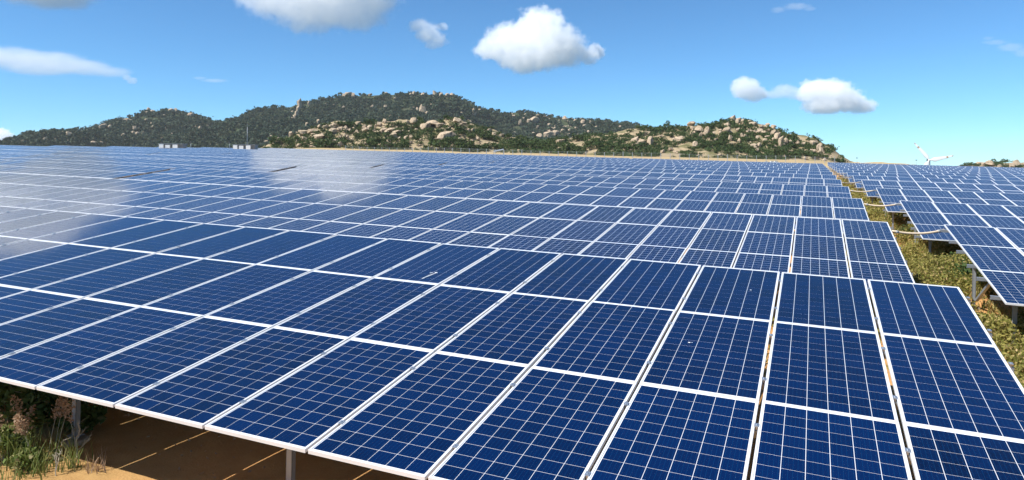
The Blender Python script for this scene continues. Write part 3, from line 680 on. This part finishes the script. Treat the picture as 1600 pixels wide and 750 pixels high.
# ------------------------------------------------------------------ conduits over the aisle
def conduit(k, label):
    yl, yr = YL[k], YR[k]
    a = np.array([0.02 * k + .03, yl - .55, -.16]); b = np.array([1.14 + .03 * k - .02, yr - .25, -.10]); pts = []
    for u in np.linspace(0, 1, 11):
        p = a + (b - a) * u; p[2] -= .07 * 4 * u * (1 - u); p[1] += .04 * math.sin(u * 5 + k); pts.append(fw(p))
    base = pts[0]; mb = MB(); mb.tube([q - base for q in pts], .026, 10)
    root = empty("conduit_pipe", loc=base); tag(root, label, "pipe", "cable conduits across the aisle")
    obj("pipe", mb.me("pipe", [M_PIPE], True), root)
    for q in (1, 9):
        cb = MB(); c = pts[q] - base; d = Vector(pts[q + (1 if q < 5 else -1)] - pts[q]).normalized(); cb.tube([Vector(c) - d * .03, Vector(c) + d * .03], .036, 10)
        obj("coupling", cb.me("coupling", [M_GREY], True), root)
for k in range(1, 7):
    conduit(k, f"pale cable conduit across the grassy aisle, {['', 'nearest', 'second nearest', 'third nearest', 'fourth nearest', 'fifth nearest', 'farthest'][k]} of those in view")

# ------------------------------------------------------------------ wind turbine
def turbine():
    hub = at(1452, 250.2, 1140); base_z = float(gz(hub[0], hub[1])) - 1
    H = hub[2] - base_z; B = 40.0
    right = BW[:, 0]; toward = -FWD
    yawv = math.radians(18)
    ax = toward * math.cos(yawv) - right * math.sin(yawv); ax /= np.linalg.norm(ax)   # rotor axis
    sx = np.cross([0, 0, 1], ax); sx /= np.linalg.norm(sx)
    root = empty("wind_turbine", loc=(hub[0], hub[1], base_z)); tag(root, "white wind turbine with red banded blade tips beyond the field", "wind turbine")
    back = hub - ax * 4.0
    t0 = Vector((back[0] - hub[0], back[1] - hub[1], 0))
    mb = MB(); mb.tube([t0, t0 + Vector((0, 0, H * .5)), t0 + Vector((0, 0, H - 1.6))], [2.9, 2.6, 2.3], 20); obj("tower", mb.me("tower", [M_WHITE], True), root)
    hl = Vector((0, 0, H)); A = Vector(ax); S = Vector(sx)
    nb = MB(); prof = [(-9.5, 1.2), (-9, 2.3), (-4, 2.7), (-1.5, 2.4), (-1.2, 1.6)]
    for q in range(len(prof)):
        pass
    nb.tube([hl + A * a for a, _ in prof], [r for _, r in prof], 10); obj("nacelle", nb.me("nacelle", [M_GREY], True), root)
    hb = MB(); hb.tube([hl - A * 1.3, hl + A * .4, hl + A * 1.4, hl + A * 2.0], [2.0, 1.9, 1.2, .2], 14); hub_o = obj("hub", hb.me("hub", [M_WHITE], True), root)
    for k, deg in enumerate((127.5, 11.5, 249.5)):
        a = math.radians(deg); d = S * (-math.cos(a)) * -1 + Vector((0, 0, 1)) * math.sin(a)
        rightv = Vector(right)
        if S.dot(rightv) < 0: d = -S * math.cos(a) + Vector((0, 0, 1)) * math.sin(a)
        d.normalize(); c = d.cross(A).normalized()
        secs = [(1.0, .9, .9), (3.5, 1.3, .8), (8, 3.0, .55), (16, 2.5, .4), (26, 1.8, .28), (28, 1.7, .26), (31, 1.45, .22), (34, 1.2, .18), (37, .9, .14), (39.4, .5, .08), (40, .12, .03)]
        bm_ = MB(); n = 10
        for r, ch, th in secs:
            o_ = hl + d * r * .88 + A * .4
            for q in range(n):
                t = 2 * math.pi * q / n; ch_ = ch * 2.3; bm_.v.append(tuple(o_ + c * (math.cos(t) * ch_ / 2 + ch_ * .12) + A * math.sin(t) * th / 2))
        for s in range(len(secs) - 1):
            for q in range(n):
                bm_.f.append((s * n + q, s * n + (q + 1) % n, (s + 1) * n + (q + 1) % n, (s + 1) * n + q)); bm_.m.append(1 if s in (5, 8, 9) else 0)
        bm_.f.append(tuple(range(n - 1, -1, -1))); bm_.m.append(0)
        obj("blade", bm_.me("blade", [M_WHITE, M_RED], True), root)
turbine()

# ------------------------------------------------------------------ small buildings, masts and the fence beyond the field
def ground_at(px, depth):
    d = ray(px, 262.0); p = CAM + d * depth; return np.array([p[0], p[1], float(gz(p[0], p[1]))])
UP = Vector((0, 0, 1))
def rotz(deg=0): return Matrix.Rotation(-YAW * -1 + math.radians(deg), 4, 'Z')
def inverter_hut(px, depth, label, z_off, w=4.2):
    p = ground_at(px, depth); root = empty("inverter_hut", Matrix.Translation((p[0], p[1], p[2])) @ Matrix.Rotation(-YAW, 4, 'Z')); tag(root, label, "hut", "inverter huts on the far edge of the field")
    h = z_off; f = MB(); f.box((-w / 2, -1, -1.0), (w / 2, 1.2, h - 1.15)); obj("plinth", f.me("plinth", [M_CONC]), root)
    z0 = h - 1.15
    c = MB(); c.box((-w / 2 + .05, -1.25, z0), (-w / 2 + .85, .8, z0 + .95)); obj("cabinet", c.me("cabinet", [M_WHITE]), root)
    c = MB(); c.box((-w / 2 + 1.2, -1.2, z0), (-.1, .8, z0 + .85)); obj("cabinet", c.me("cabinet", [M_WHITE]), root)
    c = MB(); c.box((.45, -1.25, z0), (w / 2 - .75, .8, z0 + .9)); cab = obj("cabinet", c.me("cabinet", [M_WHITE]), root)
    c = MB(); c.box((w / 2 - .72, -.9, z0), (w / 2 - .05, .9, z0 + 1.0)); obj("side_wall", c.me("side_wall", [M_GREY]), root)
    for x in (-w / 2 + .95, 0.15):
        c = MB(); c.box((x, -.7, z0), (x + .06, -.64, z0 + 1.0)); obj("post", c.me("post", [M_STEEL]), root)
    r = MB(); r.box((-w / 2 - .15, -1.15, z0 + 1.0), (w / 2 + .1, 1.1, z0 + 1.08)); obj("roof", r.me("roof", [M_STEEL]), root)
def top_height(px, py, depth): return at(px, py, depth)[2] - ground_at(px, depth)[2]
for px, dep, y_top, lab in ((270.5, 131, 224.2, "white inverter hut with flat roof at the far left field edge"), (384, 140, 225.6, "white inverter hut beside the tall mast at the field edge")):
    inverter_hut(px, dep, lab, top_height(px, y_top, dep))
def mast(px, dep, y_top, label, r0=.07, lamp=True):
    p = ground_at(px, dep); h = top_height(px, y_top, dep)
    root = empty("mast", loc=p); tag(root, label, "mast")
    m = MB(); m.tube([(0, 0, -.5), (0, 0, h * .6), (0, 0, h)], [r0, r0 * .8, r0 * .5], 8); obj("pole", m.me("pole", [M_STEEL], True), root)
    if lamp:
        c = MB(); c.box((-.18, -.12, h - .05), (.18, .12, h + .12)); obj("camera_head", c.me("camera_head", [M_DARK]), root)
    else:
        c = MB(); c.tube([(0, 0, h), (0, 0, h + .8)], .015, 6); obj("lightning_rod", c.me("lightning_rod", [M_STEEL]), root)
mast(386, 141, 198.5, "tall thin grey mast behind the white hut", .06, False)
mast(1432, 165, 250.4, "thin pole with a small dark head left of the turbine", .05)
mast(1339, 165, 247, "thin pole with small dark head right of the boulder hill", .05)
for px, lab in ((252.5, "short thin pole at the left end of the far left hut"), (298, "short thin pole right of the far left hut"), (358.5, "short thin pole left of the hut with the mast")):
    mast(px, 133, 222.5, lab, .05)
def fence():
    pts = []; x = 540.0
    while x < 1312:
        dep = np.interp(x, [540, 640, 800, 1000, 1300], [300, 270, 235, 225, 215]); pts.append((x, dep)); x += FPX * 3.0 / dep
    P = [ground_at(x, d) for x, d in pts]; root = empty("perimeter_fence", loc=P[0]); tag(root, "wire perimeter fence along the dry strip below the hills", "fence")
    pm = MB(); pm.box((-.07, -.07, -.4), (.07, .07, 2.0)); pme = pm.me("post", [M_STEEL])
    tm = MB(); tm.box((-.08, -.08, -.4), (.08, .08, 2.3)); tme = tm.me("corner_post", [M_STEEL])
    for k, p in enumerate(P):
        obj("post", tme if k % 11 == 0 else pme, root, loc=Vector(p - P[0]))
    for hgt in (.35, .8, 1.25, 1.7, 1.95):
        w = MB(); w.tube([Vector(p - P[0]) + UP * hgt for p in P], .013, 4); obj("wire", w.me("wire", [M_STEEL]), root)
fence()
def shelter(px, dep, label):
    p = ground_at(px, dep); root = empty("open_shelter", Matrix.Translation(p) @ Matrix.Rotation(-YAW, 4, 'Z')); tag(root, label, "shelter")
    r = MB(); T = Matrix.Translation((0, 0, 1.75)) @ Matrix.Rotation(R_(-12), 4, 'Y') @ Matrix.Rotation(R_(15), 4, 'X'); r.box((-1.7, -.8, 0), (1.7, .8, .06), T=T); obj("roof", r.me("roof", [M_STEEL]), root)
    for x in (-1.6, 1.6):
        for y in (-1, 1):
            q = MB(); q.box((x - .05, y - .05, -.4), (x + .05, y + .05, 1.75 + .21 * x + .27 * y)); obj("post", q.me("post", [M_STEEL]), root)
shelter(779, 232, "small pale sloping roof on posts beside the fence")
for px, w, h, lab in ((1197.5, .55, 1.0, "leftmost of the three white cabinets near the fence under the right hill"), (1206, .7, 1.15, "middle of the three white cabinets near the fence under the right hill"), (1212.5, .85, 1.2, "tallest white cabinet near the fence under the right hill, rightmost of three")):
    p = ground_at(px, 190); root = empty("equipment_cabinet", Matrix.Translation(p) @ Matrix.Rotation(-YAW, 4, 'Z')); tag(root, lab, "cabinet", "white cabinets by the fence")
    c = MB(); c.box((-w / 2, -.35, -.3), (w / 2, .35, h)); obj("body", c.me("body", [M_WHITE]), root)
    c = MB(); c.box((-w / 2 - .05, -.42, h), (w / 2 + .05, .42, h + .08)); obj("lid", c.me("lid", [M_GREY]), root)

# ------------------------------------------------------------------ ground cover and weeds
def cover(name, label, boxes, seed, leaf=(.02, .045), mat=None, height=.22):
    r = np.random.default_rng(seed); C, S = [], []
    for (x0, x1, y0, y1, dens, k) in boxes:
        n = int((x1 - x0) * (y1 - y0) * dens); p = np.stack([r.uniform(x0, x1, n), r.uniform(y0, y1, n)], 1)
        nz = fbm(np.stack([p[:, 0] / .9, p[:, 1] / .9, np.full(n, seed * 1.0)], -1), 3)
        keep = r.random(n) < np.clip(.40 + 2.0 * nz, .03, 1); p, nz = p[keep], nz[keep]
        h = height * 1.35 * k * np.clip(.25 + 1.2 * (nz + .2), .06, 1.7) * r.random(len(p)) ** .8
        C.append(np.stack([p[:, 0], p[:, 1], ZG + h], 1)); S.append(r.uniform(*leaf, len(p)) * math.sqrt(k) * (1 if k < 1.6 else 1.3))
    C = fwa(np.concatenate(C)); S = np.concatenate(S)
    v, f = leaf_quads(C, S, r, 1.9)
    o = obj(name, mesh(name, v, f, [mat or M_COVER], attrs={"rnd": np.repeat(r.random(len(C)), 4)})); tag(o, label, "ground cover", kind="stuff")
boxes = [(-1.2, 4.5, -1, 6, 2300, 1.0), (-1.2, 4.5, 6, 14, 1900, 1.1), (-.8, 4.5, 14, 26, 900, 1.4), (-.8, 4.5, 26, 48, 380, 1.9), (-.5, 4.0, 48, 75, 160, 2.4),
         (-6, -1.2, -.3, 3.8, 500, 1.0), (4.5, 9, 0, 14, 350, 1.2)]
cover("ground_cover", "low yellow green weeds covering the aisle and the gaps between racks", boxes, 50)
cover("leaf_litter", "dry leaf litter and small weeds on the sand under the nearest rack", [(-9.5, -3, -6.6, -5.4, 70, .12), (-10, -3, -5.4, -2, 45, .25), (1.0, 3.0, -1, 14, 120, .2)], 52, (.02, .05), M_PLUME)
def tufts(name, label, boxes, seed, mat):
    r = np.random.default_rng(seed); V, F, A = [], [], []
    for (x0, x1, y0, y1, n, h0, nb) in boxes:
        for _ in range(n):
            cx, cyy = r.uniform(x0, x1), r.uniform(y0, y1); hh = h0 * r.uniform(.5, 1.2); rn = r.random()
            for b in range(nb):
                a = r.uniform(0, 6.28); d = np.array([math.cos(a), math.sin(a), 0]); sd = np.array([-d[1], d[0], 0]); h = hh * r.uniform(.5, 1); le = h * r.uniform(.15, .9); w = r.uniform(.004, .010) * (1 + y0 / 20)
                o = np.array([cx + r.normal() * .05, cyy + r.normal() * .05, ZG]); i0 = len(V)
                for k in range(4):
                    t = k / 3; c = o + d * le * t ** 1.7 + np.array([0, 0, h * (t - .3 * t ** 3)]); V += [c - sd * w * (1 - .9 * t), c + sd * w * (1 - .9 * t)]
                for k in range(3): F.append((i0 + 2 * k, i0 + 2 * k + 1, i0 + 2 * k + 3, i0 + 2 * k + 2))
                A += [min(.999, rn * .6 + r.random() * .4)] * 8
    o = obj(name, mesh(name, fwa(np.array(V)), np.array(F), [mat], attrs={"rnd": A})); tag(o, label, "grass", kind="stuff")
M_DRYGRASS = leaf_mat("dry_grass_blades", (0.14, 0.17, 0.03), (0.32, 0.29, 0.09), (0.50, 0.40, 0.20), .35, 1.0)
tufts("aisle_grass", "ragged yellow green grass tufts standing in the aisle between the racks", [(.2, 3.2, -1, 6, 150, .38, 26), (.2, 3.2, 6, 15, 210, .42, 24), (.2, 3.0, 15, 30, 150, .5, 18), (.2, 3.0, 30, 60, 120, .6, 12)], 55, M_DRYGRASS)
def bush(px, py, rad, hgt, n, label, mat, leaf, seed, name="weed_bush", group=None, world=None):
    r = np.random.default_rng(seed); base = on_ground(px, py) if world is None else fw(world)
    p = crown_points(n, r, 8, 1.0) * np.array([rad, rad, hgt * .6]); p[:, 2] = np.clip(p[:, 2] + hgt * .35, .01, None)
    v, f = leaf_quads(p, r.uniform(.7, 1.4, n) * leaf, r, 1.9)
    root = empty(name, loc=base); tag(root, label, "bush", group)
    obj("foliage", mesh("foliage", v, f, [mat], attrs={"rnd": np.repeat(r.random(n), 4)}), root)
    mb = MB()
    for q in range(6):
        e = p[r.integers(0, n)]; mb.tube([(0, 0, -.05), tuple(e * .5 + np.array([0, 0, .02])), tuple(e)], [.008, .006, .003], 5)
    obj("stem", mb.me("stem", [M_TWIG]), root)
def grass(px, py, rad, hgt, blades, plumes, label, seed, mat=None):
    r = np.random.default_rng(seed); base = on_ground(px, py); root = empty("plume_grass" if plumes else "grass_clump", loc=base); tag(root, label, "grass")
    V, F, A = [], [], []
    for b in range(blades):
        a = r.uniform(0, 6.28); d = np.array([math.cos(a), math.sin(a), 0]); o = np.array([r.normal() * rad * .35, r.normal() * rad * .35, -.02]); h = hgt * r.uniform(.45, 1.0); lean = r.uniform(.1, .75) * h; w = r.uniform(.003, .0075)
        sd = np.array([-d[1], d[0], 0]); i0 = len(V)
        for k in range(5):
            t = k / 4; c = o + d * lean * t ** 1.8 + np.array([0, 0, h * (t - .28 * t ** 3 * lean / h)]); ww = w * (1 - t * .92); V += [c - sd * ww, c + sd * ww]
        for k in range(4): F.append((i0 + 2 * k, i0 + 2 * k + 1, i0 + 2 * k + 3, i0 + 2 * k + 2))
        A += [r.random()] * 10
    obj("blades", mesh("blades", V, F, [mat or M_WEED], attrs={"rnd": A}), root)
    for q in range(plumes):
        a = r.uniform(0, 6.28); o = np.array([r.normal() * rad * .4, r.normal() * rad * .4, 0]); h = hgt * r.uniform(.7, 1.05); tip = o + np.array([math.cos(a) * h * .25, math.sin(a) * h * .25, h])
        mb = MB(); mb.tube([tuple(o), tuple(o * .5 + tip * .5 + np.array([0, 0, .03])), tuple(tip)], [.003, .0025, .0015], 5); st = obj("stalk", mb.me("stalk", [M_TWIG]), root)
        n = 110; u = r.random(n); ax = np.array([math.cos(a) * .3, math.sin(a) * .3, .75]); c = tip + ax * (u[:, None] - .35) * .26 + r.normal(size=(n, 3)) * (.008 + .026 * np.sin(np.pi * np.clip(u, .05, 1)) ** 1)[:, None] * .8
        v, f = leaf_quads(c, r.uniform(.010, .022, n), r, 1.8); obj("plume", mesh("plume", v, f, [M_PLUME], attrs={"rnd": np.repeat(r.random(n), 4)}), st)
grass(14, 722, .30, .46, 60, 3, "tall grass with reddish plumes at the left edge of the sand", 60)
grass(50, 718, .32, .44, 60, 5, "tall grass with the densest cluster of reddish plumes", 61)
grass(92, 716, .22, .46, 35, 3, "tall grass with reddish plumes against the dark shade", 62)
grass(66, 736, .26, .32, 80, 0, "bright green grass clump in front of the plumed grass", 63)
grass(112, 732, .16, .36, 45, 0, "sparse green grass clump at the edge of the shadow", 64)
grass(24, 748, .26, .20, 50, 0, "low green grass clump on the sand in the bottom left corner", 65)
grass(150, 738, .14, .24, 40, 0, "small dry grass tuft where the rack's shadow meets the sand", 66, M_PLUME)
bush(4, 716, .28, .36, 1100, "bright green leafy weed at the left edge below the panels", M_WEED, .032, 70)
bush(38, 728, .20, .22, 500, "bright green leafy weed between the grass clumps", M_WEED, .028, 71)
def dry_twig(px, py, h, label, seed):
    r = random.Random(seed); base = on_ground(px, py); mb = MB()
    def br(p, d, l, rad, lev):
        q = p + d * l; mb.tube([p, (p + q) / 2 + Vector((r.gauss(0, .01), r.gauss(0, .01), 0)), q], [rad, rad * .8, rad * .6], 5)
        if lev:
            for _ in range(3): br(p + d * l * r.uniform(.45, 1), (d + Vector((r.gauss(0, .55), r.gauss(0, .55), r.gauss(.1, .3)))).normalized(), l * r.uniform(.45, .7), rad * .6, lev - 1)
    br(Vector((0, 0, -.03)), Vector((-.15, .1, 1)).normalized(), h, .006, 3)
    o = obj("dry_twig", mb.me("dry_twig", [M_TWIG])); o.location = base; tag(o, label, "twig")
dry_twig(119, 722, .26, "pale dry branching twig standing beside the shadow edge", 80)
dry_twig(88, 745, .16, "low pale dry twig lying in the grass at the bottom", 81)
dg = random.Random(90)
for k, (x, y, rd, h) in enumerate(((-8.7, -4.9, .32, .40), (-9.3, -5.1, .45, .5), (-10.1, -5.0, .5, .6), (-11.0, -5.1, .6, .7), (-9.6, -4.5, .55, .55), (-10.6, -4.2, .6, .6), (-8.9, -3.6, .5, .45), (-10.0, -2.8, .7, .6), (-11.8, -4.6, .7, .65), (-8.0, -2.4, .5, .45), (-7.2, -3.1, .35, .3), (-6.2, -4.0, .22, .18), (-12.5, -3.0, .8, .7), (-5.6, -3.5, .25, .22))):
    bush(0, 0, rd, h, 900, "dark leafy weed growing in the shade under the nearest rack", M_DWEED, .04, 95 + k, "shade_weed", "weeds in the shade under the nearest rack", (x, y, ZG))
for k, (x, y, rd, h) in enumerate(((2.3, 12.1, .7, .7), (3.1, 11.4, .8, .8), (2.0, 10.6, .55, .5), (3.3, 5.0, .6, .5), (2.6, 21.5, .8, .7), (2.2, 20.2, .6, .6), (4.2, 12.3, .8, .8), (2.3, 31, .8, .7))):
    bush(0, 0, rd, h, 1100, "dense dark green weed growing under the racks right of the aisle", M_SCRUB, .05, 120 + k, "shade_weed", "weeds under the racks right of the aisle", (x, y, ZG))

# bird lime on the panels: small splashes lying on the glass
def dropping(px, py, pts, label, k):
    d = MR.T @ ray(px, py); n = np.array([0, -ST, CT]); t = (np.zeros(3) - CF) @ n / (d @ n); p = CF + d * t
    m = M4 @ Matrix.Translation(Vector(p + n * .004)) @ Matrix.Rotation(TILT, 4, 'X')
    r = random.Random(k); mb = MB()
    for (x, y, rx, ry, a) in pts:
        nn = 9; ring = []
        for q in range(nn):
            th = 2 * math.pi * q / nn; rr = r.uniform(.75, 1.2); u, v = math.cos(th) * rx * rr, math.sin(th) * ry * rr
            ring.append((x + u * math.cos(a) - v * math.sin(a), y + u * math.sin(a) + v * math.cos(a), 0))
        top = [(q[0] * 1, q[1] * 1, .0015) for q in ring]; b = len(mb.v)
        mb.v += ring + top; mb.f.append(tuple(b + nn + q for q in range(nn))); mb.m.append(0)
        for q in range(nn): mb.f.append((b + q, b + (q + 1) % nn, b + nn + (q + 1) % nn, b + nn + q)); mb.m.append(0)
    o = obj("bird_dropping", mb.me("bird_dropping", [M_DROP])); o.matrix_world = m; tag(o, label, "dropping", "bird droppings on the panels")
dropping(671, 431, [(0, 0, .007, .15, -.16), (.02, .15, .024, .012, 0), (-.04, .125, .022, .008, .5), (-.02, -.13, .010, .03, -.1)], "long white bird dropping streak on a panel of the nearest row", 1)
dropping(1173, 453.6, [(0, 0, .010, .008, 0)], "white speck on a top panel of the nearest row", 2)
dropping(1077, 535.8, [(0, 0, .014, .008, .3), (.025, .01, .005, .004, 0)], "white speck on a middle panel of the nearest row", 3)

# ------------------------------------------------------------------ haze
def build_haze():
    m = bpy.data.materials.new("thin_haze"); m.use_nodes = True; t = NT(m); t.n.clear()
    v = t.new("ShaderNodeVolumePrincipled"); v.inputs['Color'].default_value = (0.86, 0.93, 1.0, 1); v.inputs['Density'].default_value = HAZE; v.inputs['Anisotropy'].default_value = 0.0
    o = t.new("ShaderNodeOutputMaterial"); t.l.new(v.outputs[0], o.inputs['Volume'])
    mb = MB(); mb.box((-6200, -6200, -90), (6200, 6200, 190)); ob = obj("haze", mb.me("haze", [m])); tag(ob, "thin bluish haze over the whole field and hills", "haze", kind="stuff")
HAZE = 0.00005
build_haze()

# ------------------------------------------------------------------ clouds
def cloud_mat(dens):
    m = bpy.data.materials.new("cloud_vapour"); m.use_nodes = True; t = NT(m); t.n.clear()
    v = t.new("ShaderNodeVolumePrincipled"); v.inputs['Color'].default_value = (1, 1, 1, 1); v.inputs['Density'].default_value = dens; v.inputs['Anisotropy'].default_value = .0
    o = t.new("ShaderNodeOutputMaterial"); t.l.new(v.outputs[0], o.inputs['Volume'])
    return m
def cloud(label, D, blobs, dens=.03, rough=.68, nscale=.27, soft=.20, vox=None, stretch=(1, 1, 1)):
    """blobs: (px, py, rx px, rz px, depth offset px); real size at distance D"""
    s = D / FPX; b = np.array(blobs, float); c0 = at(b[:, 0].mean(), b[:, 1].mean(), D)
    loc = []
    for (px, py, rx, rz, dy) in blobs:
        p = at(px, py, D) - c0
        loc.append((p @ np.array([math.cos(YAW), -math.sin(YAW), 0]), dy * s, p[2], rx * s, (rx * .5 + rz * .5) * s, rz * s))
    loc = np.array(loc); pad = .42 * loc[:, 3:].max()
    lo = (loc[:, :3] - loc[:, 3:]).min(0) - pad; hi = (loc[:, :3] + loc[:, 3:]).max(0) + pad
    R0 = float(np.median(loc[:, 5]))
    g = bpy.data.node_groups.new("cloud_shape", 'GeometryNodeTree'); g.interface.new_socket("Geometry", in_out='OUTPUT', socket_type='NodeSocketGeometry')
    n = g.nodes; L = g.links
    def new(t, **k):
        q = n.new(t)
        for a, v in k.items(): setattr(q, a, v)
        return q
    def vm(op, a, b_):
        q = new("ShaderNodeVectorMath", operation=op)
        for i, v in enumerate((a, b_)):
            if v is None: continue
            if isinstance(v, bpy.types.NodeSocket): L.new(v, q.inputs[i])
            else: q.inputs[i].default_value = v
        return q
    def fm(op, a, b_):
        q = new("ShaderNodeMath", operation=op)
        for i, v in enumerate((a, b_)):
            if isinstance(v, bpy.types.NodeSocket): L.new(v, q.inputs[i])
            else: q.inputs[i].default_value = v
        return q.outputs[0]
    pos = new("GeometryNodeInputPosition").outputs[0]
    acc = None
    for (x, y, z, rx, ry, rz) in loc:
        d = vm('DIVIDE', vm('SUBTRACT', pos, (x, y, z)).outputs[0], (rx, ry, rz)); ln = vm('LENGTH', d.outputs[0], None).outputs['Value']
        v = fm('SUBTRACT', 1.0, ln)
        if acc is None: acc = v
        else:
            q = new("ShaderNodeMath", operation='SMOOTH_MAX'); L.new(acc, q.inputs[0]); L.new(v, q.inputs[1]); q.inputs[2].default_value = .25; acc = q.outputs[0]
    sc = vm('DIVIDE', pos, tuple(R0 * nscale * q for q in stretch)); off = vm('ADD', sc.outputs[0], (D * .013 % 50, len(blobs) * 3.7, blobs[0][0] * .11 % 40))
    no = new("ShaderNodeTexNoise"); no.inputs['Scale'].default_value = .5; no.inputs['Detail'].default_value = 8; no.inputs['Roughness'].default_value = .62; L.new(off.outputs[0], no.inputs['Vector'])
    nn = fm('MULTIPLY', fm('SUBTRACT', no.outputs[0], .52), rough * 2.2)
    val = fm('ADD', acc, nn)
    mr = new("ShaderNodeMapRange", interpolation_type='SMOOTHSTEP'); L.new(val, mr.inputs[0]); mr.inputs[1].default_value = .0; mr.inputs[2].default_value = soft
    vc = new("GeometryNodeVolumeCube"); L.new(mr.outputs[0], vc.inputs['Density'])
    vc.inputs['Min'].default_value = tuple(lo); vc.inputs['Max'].default_value = tuple(hi)
    vox = vox or float((hi - lo).max()) / 150
    for i, q in enumerate(('X', 'Y', 'Z')): vc.inputs['Resolution ' + q].default_value = int(max(8, min(180, (hi - lo)[i] / vox)))
    sm = new("GeometryNodeSetMaterial"); L.new(vc.outputs[0], sm.inputs['Geometry']); mat = cloud_mat(dens); sm.inputs['Material'].default_value = mat
    go = new("NodeGroupOutput"); L.new(sm.outputs[0], go.inputs[0])
    me = bpy.data.volumes.new("cloud"); me.materials.append(mat)
    o = obj("cloud", me); o.matrix_world = Matrix.Translation(c0) @ Matrix.Rotation(-YAW, 4, 'Z')
    md = o.modifiers.new("shape", 'NODES'); md.node_group = g
    tag(o, label, "cloud", "clouds"); return o
cloud("big grey bottomed cumulus cut off by the top edge, left of centre", 6500,
      [(420, -10, 55, 42, 0), (470, -15, 75, 60, 10), (530, -22, 85, 66, -10), (570, -5, 58, 50, 0), (485, 20, 60, 32, 10), (545, 22, 64, 30, 0), (450, -45, 60, 40, 5), (520, -65, 70, 40, 0)], .0032, soft=.3)
cloud("brightest white heaped cumulus right of the centre of the sky", 6500,
      [(846, 45, 44, 36, 0), (800, 66, 46, 34, 8), (862, 72, 52, 38, -6), (768, 76, 32, 20, 0), (825, 92, 52, 24, 0), (890, 80, 32, 26, 4), (800, 48, 18, 14, 0)], .0065)
cloud("tiny white cloud puff touching the right side of the brightest cumulus", 6500, [(930, 82, 17, 15, 0), (921, 92, 13, 11, 4)], .009)
cloud("small ragged wispy cloud between the two large cumulus", 6500, [(655, 40, 20, 14, 0), (668, 52, 24, 18, 0), (684, 62, 18, 14, 0), (690, 42, 14, 8, 0), (676, 70, 16, 9, 0)], .006, .75, .35, .4)
cloud("flat based white cumulus above the rocky hill on the right", 7500, [(1275, 142, 30, 20, 0), (1300, 146, 36, 24, 0), (1320, 158, 36, 20, 0), (1345, 166, 26, 13, 0), (1290, 164, 40, 16, 0), (1262, 150, 20, 14, 0)], .0090)
cloud("small oval white cloud left of the flat based cumulus", 7500, [(1165, 138, 26, 19, 0), (1178, 146, 22, 15, 0), (1158, 132, 16, 12, 0)], .0080, .5)
cloud("faint small cloud bridging the oval one and the flat based cumulus", 7500, [(1226, 142, 24, 13, 0), (1206, 148, 22, 8, 0), (1240, 148, 16, 10, 0)], .004, .45, .35, .4)
cloud("long thin grey white cloud streak at the left edge", 7000, [(20, 92, 70, 20, 0), (80, 98, 72, 19, 0), (130, 106, 56, 14, 0), (175, 113, 36, 9, 0), (-60, 84, 80, 22, 0), (60, 108, 60, 12, 0)], .0024, .5, .5, .45, stretch=(2.2, 1, .8))
cloud("tiny white puff at the tip of the long cloud streak", 7000, [(206, 126, 10, 7, 0), (198, 121, 9, 5, 0)], .006, .6, .4, .4)
cloud("grey white cloud cut off by the top edge near the left corner", 6000, [(60, -20, 90, 36, 0), (120, -12, 50, 26, 0), (20, -50, 110, 50, 0), (95, -70, 100, 50, 0), (-60, -60, 110, 60, 0), (0, -120, 110, 50, 0), (100, 4, 46, 12, 0), (85, -2, 70, 18, 0)], .0036, .6, .4, .45)
cloud("white cumulus low on the horizon at the left edge", 9000, [(-5, 214, 26, 15, 0), (12, 219, 16, 9, 0), (-30, 218, 30, 16, 0), (22, 224, 10, 5, 0)], .012)
cloud("faint wisp high in the sky right of centre", 7000, [(1245, 10, 26, 6, 0), (1215, 16, 14, 6, 0), (1265, 14, 12, 4, 0)], .0022, .7, .5, .5, stretch=(2, 1, 1))
cloud("faint wisp at the right edge of the sky", 7000, [(1555, 66, 24, 5, 0), (1580, 74, 26, 8, 0), (1600, 82, 20, 10, 0), (1544, 60, 10, 4, 0)], .0016, .7, .5, .5, stretch=(2, 1, 1))
cloud("faint short wisp above the dark forested hill", 7000, [(335, 126, 26, 3.5, 0), (312, 122, 14, 3, 0)], .0022, .6, .5, .5, stretch=(2.5, 1, 1))
